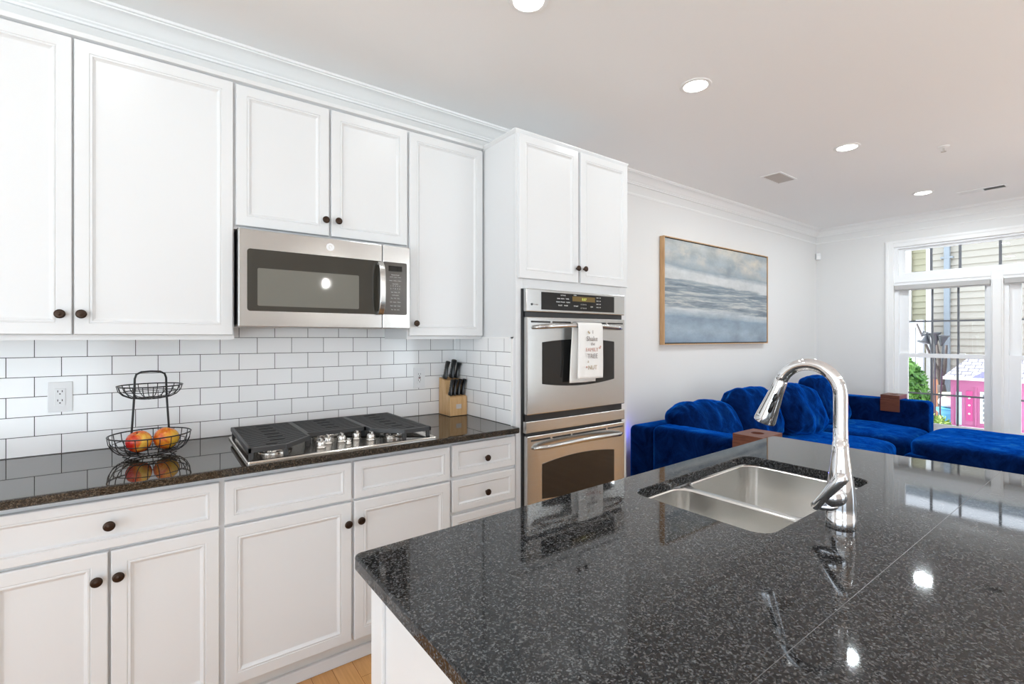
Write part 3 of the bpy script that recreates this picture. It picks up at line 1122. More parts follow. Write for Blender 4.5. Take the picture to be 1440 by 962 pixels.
# ------------------------------------------------------------------ double wall oven
ov = thing('double_wall_oven', 'stainless double wall oven built into the tall white cabinet', 'oven', (1.92, -.35, .41))
YO = -.640
MB().box(1.549, 2.297, -.604, -.06, .405, 1.630).build('body', M['black'], ov)
MB().box(1.531, 2.312, -.634, -.627, .41, 1.634).build('back_plate', M['black'], ov)
mb = MB().box(1.538, 2.306, -.664, -.6345, 1.513, 1.634)
pc = mb.build('control_panel', M['steel'], ov, bevel=.004)
MB().box(1.640, 2.210, -.6655, -.664, 1.526, 1.6205).build('touch_panel', M['darkglass'], pc)
MB().box(1.865, 2.045, -.6662, -.6655, 1.580, 1.608).build('display', M['amber'], pc)
yp = -.6660
text('lettering', '8:07', .021, (1.957, yp - .0005, 1.586), M['digit'], pc, depth=.0002)
text('lettering', 'SETTINGS', .0085, (1.795, yp, 1.606), M['print_white'], pc, depth=.0002)
text('lettering', 'OVEN', .008, (1.885, yp, 1.611), M['print_white'], pc, depth=.0002)
for r_, s_t in enumerate(('BAKE  BROIL   TIMER', 'WARM  PROOF   CLEAN', 'ROAST     PROBE')):
    text('lettering', s_t, .0095, (1.795, yp, 1.587 - r_ * .0185), M['print_white'], pc, depth=.0002)
text('lettering', '1  2  3  4  5', .0095, (1.952, yp, 1.561), M['print_white'], pc, depth=.0002)
text('lettering', '6  7  8  9  0', .0095, (1.952, yp, 1.540), M['print_white'], pc, depth=.0002)
text('lettering', 'START', .0095, (1.893, yp, 1.550), M['print_white'], pc, depth=.0002, xs=1.3)
text('lettering', 'OFF', .0095, (2.018, yp, 1.550), M['print_white'], pc, depth=.0002, xs=1.3)
for r_ in range(4):
    text('lettering', 'BAKE  OFF', .0080, (2.075, yp, 1.605 - r_ * .0185), M['print_white'], pc, depth=.0002)
MB().lathe([(.0065, 0), (.0065, .001), (.001, .0014)], (1.575, -.664, 1.552), 'y', 16, -1).build('emblem', M['black'], pc)
text('lettering', 'Profile', .013, (1.601, -.6645, 1.5475), M['ink_grey'], pc, depth=.0002)
mb = MB().box(1.545, 2.300, -.645, -.6345, 1.487, 1.512)
mb.build('vent_strip', M['black'], ov)


def arch(x0, x1, zs0, zs1, up, dn, n=16):
    p = []
    for k in range(n + 1):
        t_ = k / n
        p.append((x0 + (x1 - x0) * t_, zs0 - dn * (1 - (2 * t_ - 1) ** 2)))
    for k in range(n + 1):
        t_ = 1 - k / n
        p.append((x0 + (x1 - x0) * t_, zs1 + up * (1 - (2 * t_ - 1) ** 2)))
    return p


def oven_door(z0, z1, wz0, wz1, hz, up, dn):
    d = MB().box(1.540, 2.302, -.668, -.6345, z0, z1).build('door', M['steel'], ov, bevel=.005)
    MB().prism_y(arch(1.642, 2.206, wz0, wz1, up, dn), -.6692, -.668).build('window', M['darkglass'], d)
    mb = MB()
    for a, b_ in ((1.566, 1.70), (1.715, 1.85), (1.865, 2.135), (2.15, 2.285)):
        mb.box(a, b_, -.6686, -.668, z1 - .030, z1 - .021)
    mb.build('vent_slot', M['slot'], d, weld=False)
    pts = []
    rr = []
    for k in range(25):
        t_ = k / 24
        q = 1 - (2 * t_ - 1) ** 2
        e_ = min(1, min(t_, 1 - t_) * 12)
        pts.append((1.580 + t_ * .688, -.672 - .030 * e_ - .022 * q, hz + .014 * q))
        rr.append(.0105 + .002 * q if 0 < k < 24 else .009)
    MB().sweep(pts, rr, 14).build('handle', M['steel'], d, smooth='all')
    return d


oven_door(.972, 1.486, 1.130, 1.352, 1.430, .016, .022)
MB().box(1.536, 2.308, -.664, -.6345, .876, .938).build('middle_trim', M['steel'], ov, bevel=.004)
MB().box(1.545, 2.300, -.645, -.6345, .938, .972).box(1.545, 2.300, -.645, -.6345, .862, .876).build('vent_strip', M['black'], ov, weld=False)
oven_door(.41, .862, .52, .705, .797, .022, .015)

# tea towel folded over the upper handle
twl = thing('tea_towel', 'white printed tea towel draped over the upper oven handle', 'towel', (1.93, -.72, 1.12))


def sheet(name, x0, x1, zb, yoff, sgn, ph):
    b = bmesh.new()
    nx, nz = 16, 26
    g = []
    for i in range(nz + 1):
        row = []
        for j in range(nx + 1):
            tx = j / nx
            x = x0 + (x1 - x0) * tx
            t_ = (x - 1.580) / .688
            q = 1 - (2 * t_ - 1) ** 2
            yc, zc = -.672 - .030 - .022 * q, 1.430 + .014 * q
            rr = .0146 + (.0015 if sgn < 0 else 0)
            if i <= 6:
                a = PI / 2 * i / 6
                p = (x, yc + sgn * rr * math.sin(a), zc + rr * math.cos(a))
            else:
                u = (i - 6) / (nz - 6)
                z = zc + (zb - zc) * u
                wav = (.0035 * math.sin(tx * 7 + ph) + .002 * math.sin(tx * 15 + u * 3)) * min(1, u * 2)
                sway = .004 * math.sin(u * 2.5 + ph)
                p = (x + sway - (.006 * u if tx < .5 else -.002 * u), yc + sgn * rr + wav + yoff * u, z)
            row.append(b.verts.new(p))
        g.append(row)
    for i in range(nz):
        for j in range(nx):
            b.faces.new((g[i][j], g[i][j + 1], g[i + 1][j + 1], g[i + 1][j]))
    bmesh.ops.recalc_face_normals(b, faces=b.faces)
    me = bpy.data.meshes.new(name)
    b.to_mesh(me)
    b.free()
    me.materials.append(M['towel'])
    for p in me.polygons:
        p.use_smooth = True
    o = bpy.data.objects.new(name, me)
    C.objects.link(o)
    md = o.modifiers.new('sol', 'SOLIDIFY')
    md.thickness = .0018
    md.offset = 0
    setp(o, twl)
    return o


fs = sheet('front_fold', 1.838, 2.030, 1.150, -.002, -1, .5)
sheet('back_fold', 1.820, 2.012, 1.128, .006, 1, 1.2)
ty = -.7505
for s_t, z, sz, mk, xo in (('I', 1.398, .028, 'ink_grey', .006), ('Shake', 1.358, .038, 'ink_grey', 0), ('the', 1.334, .024, 'ink_grey', .006), ('FAMILY', 1.300, .030, 'ink_pink', .0),
                           ('TREE', 1.262, .037, 'ink_grey', .004), ('&', 1.238, .018, 'ink_tan', -.030), ('NUT', 1.200, .034, 'ink_tan', .004)):
    text('lettering', s_t, sz, (1.934 + xo, ty, z), M[mk], fs, depth=.0006)
for px, pz in ((1.905, 1.408), (1.912, 1.402), (1.995, 1.318), (2.000, 1.326), (1.892, 1.215)):
    MB().lathe([(.0055, 0), (.0055, .001), (.001, .0012)], (px, ty + .0004, pz), 'y', 10, -1).build('floral_print', M['ink_tan' if pz > 1.35 else 'ink_pink'], fs)

# ------------------------------------------------------------------ wall outlets
def outlet(x, z, label, gfci):
    o = thing('wall_outlet', label, 'outlet', (x, -.012, z), 'white wall outlets in the tiles')
    MB().box(x - .037, x + .037, -.0125, -.0082, z - .060, z + .060).build('cover_plate', M['plastic'], o, bevel=.002)
    fce = MB().box(x - .0165, x + .0165, -.0148, -.0125, z - .034, z + .034).build('socket_face', M['plastic'], o, bevel=.001)
    mb = MB()
    for dz in (.018, -.018):
        for dx_ in (-.0065, .0065):
            mb.box(x + dx_ - .0012, x + dx_ + .0012, -.0152, -.0148, z + dz + .0005, z + dz + .0085)
        mb.lathe([(.0026, 0), (.0026, .0004)], (x, -.0148, z + dz - .006), 'y', 10, -1)
    mb.build('slots', M['slot'], fce, weld=False)
    if gfci:
        MB().box(x - .0065, x + .0065, -.0158, -.0148, z + .001, z + .0055).build('test_button', M['slot'], fce)
        MB().box(x - .0065, x + .0065, -.0158, -.0148, z - .0055, z - .001).build('reset_button', M['redbtn'], fce)
    return o


outlet(-.312, 1.141, 'white wall outlet in the tiles left of the fruit basket', False)
outlet(1.246, 1.139, 'white wall outlet with dark and red buttons left of the knife block', True)

# ------------------------------------------------------------------ fruit basket and apples
BXc, BYc = -.022, -.262
fb = thing('fruit_basket', 'two-tier black wire fruit basket on the dark worktop', 'basket', (BXc, BYc, .914))


def bowl_wires(name, z0, z1, ra, rb, nw, parent):
    mb = MB()
    for r, z, wr in ((rb, z1, .0026), (rb * .985 - (rb - ra) * .28, z1 - (z1 - z0) * .45, .0017), (ra, z0, .0022), (ra * .45, z0 - .001, .0017)):
        mb.sweep([(BXc + r * math.cos(2 * PI * k / 40), BYc + r * math.sin(2 * PI * k / 40), z) for k in range(40)], wr, 6, closed=True)
    for k in range(nw):
        a = 2 * PI * (k + .3) / nw
        p = []
        for t_ in (0, .25, .5, .75, 1):
            r = ra + (rb - ra) * math.sin(t_ * PI / 2) ** 1.0
            z = z0 + (z1 - z0) * (1 - math.cos(t_ * PI / 2))
            p.append((BXc + r * math.cos(a), BYc + r * math.sin(a), z))
        p = [(BXc + ra * .45 * math.cos(a), BYc + ra * .45 * math.sin(a), z0 - .001)] + p
        mb.sweep(p, .0016, 6)
    return mb.build(name, M['blackwire'], parent, smooth='all', weld=False)


bowl_wires('lower_bowl', .931, 1.000, .082, .132, 22, fb)
bowl_wires('upper_bowl', 1.141, 1.190, .040, .104, 20, fb)
mb = MB()
hpts = [(BXc - .062, BYc + .055, .931), (BXc - .060, BYc + .054, 1.0), (BXc - .052, BYc + .045, 1.14), (BXc - .050, BYc + .040, 1.215), (BXc - .045, BYc + .037, 1.232), (BXc - .030, BYc + .035, 1.241), (BXc, BYc + .034, 1.243)]
hpts = hpts + [(2 * BXc - x, y, z) for x, y, z in hpts[-2::-1]]
mb.sweep(hpts, .0038, 8)
mb.build('handle_frame', M['blackwire'], fb, smooth='all')
for sx_, sy_ in ((-1, -1), (1, -1), (1, 1), (-1, 1)):
    ax, ay = BXc + sx_ * .055, BYc + sy_ * .055
    MB().sweep([(ax + sx_ * .028, ay + sy_ * .012, .934), (ax + sx_ * .016, ay + sy_ * .010, .928), (ax + sx_ * .008, ay + sy_ * .006, .920), (ax + sx_ * .010, ay + sy_ * .010, .9168), (ax + sx_ * .020, ay + sy_ * .016, .9168)], .0026, 6).build('foot', M['blackwire'], fb, smooth='all')


def apple(x, y, z, r, m, label, tilt):
    o = thing('apple', label, 'apple', (x, y, z - r * .86), 'apples in the wire basket')
    pr = []
    for k in range(19):
        a = -PI / 2 + PI * k / 18
        rad_ = math.cos(a) * (1 + .06 * math.sin(a))
        h = math.sin(a) * 1.0
        if k > 14:
            h -= .22 * ((k - 14) / 4) ** 2
        if k < 3:
            h += .10 * ((3 - k) / 3) ** 2
        pr.append((max(rad_, .004) * r, h * r))
    b = MB().lathe(pr, (0, 0, 0), 'z', 26)
    Mt = Matrix.Translation((x, y, z)) @ Matrix.Rotation(tilt[0], 4, 'X') @ Matrix.Rotation(tilt[1], 4, 'Y')
    bmesh.ops.transform(b.bm, matrix=Mt, verts=b.bm.verts)
    b.build('fruit', m, o, smooth='all')
    s = MB().sweep([(0, 0, r * .66), (r * .03, 0, r * .84), (r * .1, 0, r * 1.0)], r * .035, 6)
    bmesh.ops.transform(s.bm, matrix=Mt, verts=s.bm.verts)
    s.build('stem', M['stem'], o)


apple(-.058, -.262, .9735, .042, M['apple_red'], 'red and yellow apple, left one in the lower wire bowl', (.25, -.2))
apple(.028, -.248, .9745, .043, M['apple_orange'], 'orange-yellow apple, right one in the lower wire bowl', (-.35, .4))

# ------------------------------------------------------------------ knife block and knives
kb = thing('knife_block', 'pale wood knife block in the tiled corner of the worktop', 'knife block', (1.43, -.085, .914))
prof = [(-.158, .9165), (-.158, 1.026), (-.102, 1.045), (-.098, 1.120), (-.020, 1.136), (-.016, .9165)]
MB().prism_x(prof, 1.372, 1.486).build('block', M['maple'], kb, bevel=.002)
MB().box(1.374, 1.484, -.155, -.019, .9142, .9168).build('base_pad', M['black'], kb)
MB().box(1.412, 1.447, -.1595, -.158, .958, .984).build('badge', M['ventgrey'], kb)


def knife(x, y, z, length, w_, lean, label, blunt=False):
    o = thing('kitchen_knife', label, 'knife', (x, y, z), 'knives standing in the wooden block')
    d = Vector((lean[0], lean[1], 1)).normalized()
    p = Vector((x, y, z))
    s = Vector((1, 0, 0))
    b = MB()
    lp = []
    t_ax = Vector((0, 1, 0)) - d * d.y
    t_ax.normalize()
    s_ax = d.cross(t_ax).normalized()
    for t_, a, off in ((0, .95, 0), (.06, 1.15, 0), (.25, .92, .0), (.6, .85, .002), (.85, 1.0, -.001), (.96, 1.05, -.004), (1, .7, -.006)):
        c = p + d * length * t_ + t_ax * off
        lp.append([tuple(c + s_ax * w_ * .42 * math.cos(q) * a + t_ax * w_ * .75 * math.sin(q) * a) for q in [2 * PI * k / 12 for k in range(12)]])
    b.loft(lp)
    hn_ = b.build('handle', M['blackplastic'], o, smooth=True)
    m = MB()
    for t_ in (.25, .55, .84):
        c = p + d * length * t_
        cc = c - t_ax * 0 + s_ax * 0
        m.sweep([tuple(cc - s_ax * w_ * .42), tuple(cc + s_ax * w_ * .42)], .0021, 8)
    m.build('rivet', M['silver'], hn_, smooth=True, weld=False)
    b = MB()
    b.box(x - .001, x + .001, y - .008, y + .008, z - .003, z + .004)
    b.build('bolster', M['silver'], o)


knife(1.390, -.060, 1.1305, .108, .027, (.10, -.18), 'black-handled knife standing alone at the back left of the block')
knife(1.440, -.052, 1.132, .114, .030, (.07, -.16), 'black-handled knife at the back of the block, middle of three')
knife(1.469, -.060, 1.1315, .097, .026, (.10, -.18), 'black-handled knife at the back right of the block by the tiles')
for i, (x, lab) in enumerate(((1.387, 'first short black steak knife from the left in the front row'), (1.412, 'second short black steak knife from the left in the front row'),
                              (1.440, 'third short black steak knife from the left in the front row'), (1.468, 'rightmost short black steak knife in the front row'))):
    knife(x, -.130, 1.0362, .096, .0235, (.10, -.12), lab)

# ------------------------------------------------------------------ painting, sensor, ceiling fittings
pt = thing('painting', 'wide blue-grey abstract seascape painting in a slim oak frame', 'painting', (4.48, -.025, 1.31))
x0, x1, z0, z1 = 3.551, 5.413, 1.312, 2.268
mb = MB()
e = .008
mb.box(x0, x0 + e, -.050, -.003, z0, z1).box(x1 - e, x1, -.050, -.003, z0, z1).box(x0 + e, x1 - e, -.050, -.003, z0, z0 + e).box(x0 + e, x1 - e, -.050, -.003, z1 - e, z1)
mb.build('frame', M['oak'], pt, weld=False)
MB().box(x0 + e, x1 - e, -.036, -.006, z0 + e, z1 - e).build('backing', M['slot'], pt)
MB().box(x0 + e + .010, x1 - e - .010, -.045, -.0362, z0 + e + .010, z1 - e - .010).build('canvas', M['art'], pt)

sd = thing('motion_sensor', 'small white motion sensor high in the wall corner', 'sensor', (XE - .03, -.03, 2.375))
b = MB().box(-.026, .026, -.016, .016, -.040, .040)
bmesh.ops.transform(b.bm, matrix=Matrix.Translation((XE - .032, -.032, 2.405)) @ Matrix.Rotation(-PI / 4, 4, 'Z'), verts=b.bm.verts)
b.build('housing', M['plastic'], sd, bevel=.004)
b = MB().box(-.020, .020, -.019, -.016, -.030, .005)
bmesh.ops.transform(b.bm, matrix=Matrix.Translation((XE - .032, -.032, 2.405)) @ Matrix.Rotation(-PI / 4, 4, 'Z'), verts=b.bm.verts)
b.build('lens', M['trim'], sd)

CANS = [(1.199, -1.109, 'recessed round ceiling downlight at the top edge, nearest the camera'), (2.33, -1.132, 'recessed round ceiling downlight in front of the oven tower'),
        (3.955, -1.292, 'recessed round ceiling downlight beyond the square vent, toward the sofa'), (5.775, -1.298, 'recessed round ceiling downlight farthest away, near the window wall'),
        (-.2, -1.109, 'added round ceiling downlight above the left counter, out of view'), (-1.7, -1.9, 'added round ceiling downlight over the passage, out of view'),  # from here on unseen cans, added to light the room
        (.3, -3.9, 'added round ceiling downlight behind the island, out of view'), (2.3, -3.9, 'added round ceiling downlight past the island, out of view'),
        (3.955, -3.8, 'added round ceiling downlight across the living room, out of view'), (5.775, -3.8, 'added round ceiling downlight over the far window bay, out of view')]
for i, (x, y, lab) in enumerate(CANS):
    if i == 0:
        can = thing('ceiling_light', lab, 'light', (x, y, CEIL), 'recessed ceiling downlights')
        MB().lathe([(.060, -.002), (.063, -.006), (.078, -.005), (.082, 0), (.060, 0)], (x, y, CEIL - .0002), 'z', 36).build('trim_ring', M['trim'], can, smooth=True)
        MB().lathe([(.062, -.0035), (.062, -.001), (.002, -.001)], (x, y, CEIL - .0006), 'z', 36).build('lens', M['lens'], can)
        first = can
    else:
        dup(first, (x, y, CEIL), lab)
    ld = bpy.data.lights.new('downlight', 'AREA')
    ld.shape = 'DISK'
    ld.size = .12
    ld.energy = CAN_POWER * (7.0 if x > 3 else 1.0)
    ld.color = (.86, .95, 1.0) if x > 3 else (.93, .985, 1.0)
    lo = bpy.data.objects.new('downlight', ld)
    lo.location = (x, y, CEIL - .012)
    C.objects.link(lo)

va = thing('ceiling_vent', 'square white ceiling vent with tan louvers above the painting', 'vent', (4.247, -.692, CEIL))


def vent(o, x0, x1, y0, y1, split=None):
    mb = MB()
    e = .016
    mb.box(x0, x1, y0, y0 + e, CEIL - .006, CEIL - .0003).box(x0, x1, y1 - e, y1, CEIL - .006, CEIL - .0003)
    mb.box(x0, x0 + e, y0 + e, y1 - e, CEIL - .006, CEIL - .0003).box(x1 - e, x1, y0 + e, y1 - e, CEIL - .006, CEIL - .0003)
    mb.build('frame', M['trim'], o, weld=False)
    MB().box(x0 + e, x1 - e, y0 + e, y1 - e, CEIL - .0012, CEIL - .0003).build('duct_shade', M['ventdark'], o)  # thin dark sheet standing in for the shade behind the louvers


vent(va, 4.095, 4.400, -.775, -.612)
mb = MB()
for k in range(9):
    xx = 4.118 + k * .0305
    mb.prism_y([(xx, CEIL - .002), (xx + .003, CEIL - .002), (xx + .018, CEIL - .0065), (xx + .015, CEIL - .0065)], -.759, -.628)
mb.build('louver', M['ventgrey'], va, weld=False)
vb = thing('ceiling_vent', 'long narrow white ceiling vent beside the window wall', 'vent', (6.085, -1.65, CEIL))
vent(vb, 6.022, 6.150, -1.815, -1.485)
mb = MB()
for k in range(5):
    xx = 6.041 + k * .0185
    mb.prism_y([(xx, CEIL - .002), (xx + .002, CEIL - .002), (xx + .014, CEIL - .0065), (xx + .012, CEIL - .0065)], -1.640, -1.501)
    mb.prism_y([(xx + .012, CEIL - .002), (xx + .014, CEIL - .002), (xx + .002, CEIL - .0065), (xx, CEIL - .0065)], -1.799, -1.660)
mb.box(6.038, 6.134, -1.660, -1.640, CEIL - .006, CEIL - .0013)
mb.build('louver', M['trim'], vb, weld=False)

sk_ = thing('fire_sprinkler', 'small fire sprinkler head in the ceiling right of the middle downlights', 'sprinkler', (4.493, -1.705, CEIL))
MB().lathe([(.034, 0), (.034, -.004), (.020, -.008), (.012, -.009)], (4.493, -1.705, CEIL - .0003), 'z', 24).build('escutcheon', M['trim'], sk_, smooth=True)
MB().sweep([(4.493, -1.705, CEIL - .008), (4.493, -1.705, CEIL - .036)], .005, 8).lathe([(.015, -.036), (.016, -.038), (.002, -.039)], (4.493, -1.705, CEIL), 'z', 16).build('deflector', M['ventgrey'], sk_, weld=False)

# pendants above the island (one mirrored in the microwave door, the other added to light the room)
def pendant(x, y, label):
    pd = thing('pendant_lamp', label, 'lamp', (x, y, CEIL), 'glass pendants over the island')
    MB().lathe([(.060, 0), (.060, -.012), (.012, -.022), (.004, -.022)], (x, y, CEIL - .0002), 'z', 24).build('canopy', M['bronze'], pd, smooth=True)
    MB().sweep([(x, y, CEIL - .02), (x, y, 2.00)], .0035, 8).build('cord', M['black'], pd)
    MB().lathe([(.020, .0), (.022, .02), (.020, .07), (.006, .085)], (x, y, 1.935), 'z', 20).build('socket', M['bronze'], pd, smooth=True)
    MB().lathe([(.002, -.062), (.010, -.060), (.018, -.048), (.020, -.036), (.016, -.018), (.011, -.004), (.011, .0)], (x, y, 1.935), 'z', 20).build('bulb', M['bulb'], pd, smooth='all')
    MB().loft([[(x + r * math.cos(2 * PI * k / 28), y + r * math.sin(2 * PI * k / 28), 1.96 + h) for k in range(28)] for r, h in ((.024, 0), (.06, -.02), (.09, -.07), (.105, -.14), (.110, -.19))], False, False).build('shade', M['clearglass'], pd, smooth='all')


pendant(1.32, -3.0, 'clear glass pendant lamp with glowing bulb mirrored in the microwave door')
pendant(2.06, -3.0, 'added clear glass pendant lamp over the far end of the island, out of view')

# ------------------------------------------------------------------ sectional sofa
sf = thing('sectional_sofa', 'deep blue velvet sectional sofa along the wall beneath the painting', 'sofa', (4.8, -.66, 0))


def rbox(name, x0, x1, y0, y1, z0, z1, r, material, parent, wr=.004, seed=1):
    cuts = 8
    b = bmesh.new()
    bmesh.ops.create_cube(b, size=1)
    bmesh.ops.transform(b, matrix=Matrix.Translation(((x0 + x1) / 2, (y0 + y1) / 2, (z0 + z1) / 2)) @ Matrix.Diagonal((x1 - x0, y1 - y0, z1 - z0, 1)), verts=b.verts)
    bmesh.ops.bevel(b, geom=b.edges[:], offset=r, segments=5, profile=.5, affect='EDGES')
    me = bpy.data.meshes.new(name)
    b.to_mesh(me)
    b.free()
    me.materials.append(material)
    for p in me.polygons:
        p.use_smooth = True
    o = bpy.data.objects.new(name, me)
    C.objects.link(o)
    setp(o, parent)
    return o


SX0, SX1 = 2.985, 6.625
rbox('base', SX0 + .02, SX1 - .02, -1.16, -.15, .06, .30, .02, M['velvet'], sf)
rbox('backrest', SX0, SX1, -.335, -.125, .055, .692, .045, M['velvet'], sf)
rbox('arm', SX0, SX0 + .235, -1.20, -.337, .055, .715, .055, M['velvet'], sf)
rbox('arm', SX1 - .235, SX1, -1.20, -.337, .055, .705, .045, M['velvet'], sf)
for x, y in ((3.06, -1.1), (6.54, -1.1), (3.06, -.22), (6.54, -.22), (4.8, -1.1)):
    MB().lathe([(.022, 0), (.028, .06)], (x, y, 0), 'z', 14).build('foot', M['foot'], sf, smooth=True)
sx = [SX0 + .236, 4.30, 5.36, SX1 - .236]
for i in range(3):
    a, c = sx[i], sx[i + 1]
    put(cushion_bm((c - a - .004, .92, .25), 5.5, 16, 0, .010, 5, i + 1, stretch=(.5, 1.6, 1)), 'seat_cushion', M['velvet'], sf, Matrix.Translation(((a + c) / 2, -.80, .337)))

PL = [((3.55, -.44, .655), (.82, .29, .43), .40, 'crumpled blue velvet back cushion slumped next to the left sofa arm', .05, 0),
      ((4.27, -.46, .690), (.78, .28, .49), .34, 'blue velvet back cushion second from the left along the sofa', .03, 0),
      ((4.97, -.54, .680), (.84, .28, .50), .38, 'blue velvet back cushion third from the left along the sofa', .10, 0),
      ((5.80, -.46, .700), (.86, .28, .52), .30, 'blue velvet back cushion nearest the right sofa arm', .14, 0)]
for i, (c, sz, lean, lab, roll, _) in enumerate(PL):
    o = put(cushion_bm(sz, 3.5, 20, .34, .026, 6, i + 5, stretch=(1.2, 1, .8)), 'cushion', M['velvet'], None,
            Matrix.Translation(c) @ Matrix.Rotation(roll, 4, 'Y') @ Matrix.Rotation(-lean, 4, 'X'))
    tag(o, lab, 'cushion', 'loose back cushions on the sofa')

ot = thing('ottoman', 'large blue velvet ottoman pushed against the sofa by the window', 'ottoman', (5.84, -1.85, 0))
rbox('base', 5.235, 6.46, -2.45, -1.285, .06, .36, .03, M['velvet'], ot)
put(cushion_bm((1.222, 1.162, .25), 6.5, 18, 0, .008, 5, 21), 'cushion', M['velvet'], ot, Matrix.Translation((5.848, -1.868, .367)))
for x, y in ((5.32, -1.37), (6.37, -1.37), (5.32, -2.36), (6.37, -2.36)):
    MB().lathe([(.022, 0), (.028, .065)], (x, y, 0), 'z', 14).build('foot', M['foot'], ot, smooth=True)


def caddy(xa, xb, ya, yb, ztop, zbot, label, drop):
    o = thing('armrest_caddy', label, 'tray', ((xa + xb) / 2, (ya + yb) / 2, zbot), 'wooden cup holder trays')
    hx, hy, hr_ = (xa + xb) / 2, (ya + yb) / 2, .040
    b = bmesh.new()
    outer = [b.verts.new((x, y, ztop)) for x, y in rrect(quad(xa, xb, ya, yb), .008, 0, 3)]
    inner = [b.verts.new((hx + hr_ * math.cos(2 * PI * k / 24), hy + hr_ * math.sin(2 * PI * k / 24), ztop)) for k in range(24)]
    ed = [b.edges.new((lp[i], lp[(i + 1) % len(lp)])) for lp in (outer, inner) for i in range(len(lp))]
    bmesh.ops.triangle_fill(b, edges=ed, use_beauty=True)
    out2 = [b.verts.new((v.co.x, v.co.y, ztop - .042)) for v in outer]
    in2 = [b.verts.new((v.co.x, v.co.y, ztop - .038)) for v in inner]
    for A, B in ((outer, out2), (inner, in2)):
        for i in range(len(A)):
            b.faces.new((A[i], A[(i + 1) % len(A)], B[(i + 1) % len(B)], B[i]))
    b.faces.new(in2)
    b.faces.new(out2[::-1])
    m = MB()
    m.bm.free()
    m.bm = b
    m.build('tray', M['walnut'], o, weld=False)
    MB().box(xa, xa + .012, ya, yb, zbot, ztop - .0425).build('side_panel', M['walnut'], o, bevel=.002)
    MB().box(xb - .012, xb, ya, yb, zbot, ztop - .0425).build('side_panel', M['walnut'], o, bevel=.002)


caddy(SX0 - .016, SX0 + .251, -1.175, -.985, .762, .60, 'brown wooden cup holder tray straddling the left sofa arm', .1)
caddy(SX1 - .251, SX1 + .016, -.965, -.795, .752, .575, 'brown wooden cup holder tray straddling the right sofa arm', .1)
# small blue accent light tucked behind the left end of the sofa
ld = bpy.data.lights.new('blue_accent_light', 'POINT')
ld.energy = .55
ld.color = (.12, .12, 1)
ld.shadow_soft_size = .01
lo = bpy.data.objects.new('blue_accent_light', ld)
lo.location = (3.06, -.055, .60)
C.objects.link(lo)

# ------------------------------------------------------------------ outdoors
struct(MB().box(XE + T, 22, -14, 12, -.30, -.15).build('ground', M['bounce_ground']))
HX = 12.0
def lap(x, y0, y1, z0, z1, dz):
    mb = MB()
    z = z0
    while z < z1:
        mb.prism_y([(x - .032, z), (x - .002, z + dz), (x + .05, z + dz), (x + .05, z)], y0, y1)
        z += dz
    return mb


hs = thing('neighbor_house', 'cream lap-sided house close behind the window', 'house', (HX + 1, -3, -.15))
lap(HX, -9.0, -.004, -.15, 3.35, .125).build('siding', M['siding'], hs, weld=False)
MB().box(HX + .05, HX + 4, -9, -.004, -.15, 3.35).build('wall', M['siding'], hs)
MB().box(HX - .04, HX + .05, -.004, .07, -.15, 3.35).build('corner_board', M['cornerboard'], hs)
lap(HX + .5, .07, .405, -.15, 3.35, .125).build('recessed_siding', M['siding_y'], hs, weld=False)
MB().box(HX + .40, HX + .55, .405, .53, -.15, 3.35).build('corner_board', M['cornerboard'], hs)
MB().box(HX + .55, HX + 4, .07, 5.0, -.15, 3.35).build('wall', M['siding_y'], hs)
MB().box(HX - .22, HX - .06, -9.2, 5.2, 3.37, 3.50).build('gutter', M['spout'], hs)
MB().box(HX - .06, HX + 4.2, -9.2, 5.2, 3.35, 3.52).build('soffit', M['cornerboard'], hs)
MB().prism_y([(HX - .20, 3.521), (HX + 2.2, 4.15), (HX + 4.4, 3.521)], -9.2, 5.2).build('roof', M['spout'], hs)
ds = MB().box(HX - .10, HX - .025, -.285, -.200, -.15, 3.36).build('downspout', M['spout'], hs, bevel=.008)
MB().box(HX - .11, HX - .022, -.330, -.155, 2.86, 2.89).build('bracket', M['spout'], ds)
fn = thing('vinyl_fence', 'white vinyl fence panel behind the bush at the left of the window', 'fence', (11.4, 1.0, -.15))
mb = MB()
for k in range(16):
    mb.box(11.40, 11.42, .10 + k * .15, .244 + k * .15, -.10, 1.56)
mb.build('panel', M['fence'], fn, weld=False)
MB().box(11.38, 11.44, .08, 2.5, 1.56, 1.66).build('top_rail', M['fence'], fn)
MB().box(11.36, 11.46, -.02, .08, -.15, 1.70).build('post', M['fence'], fn)


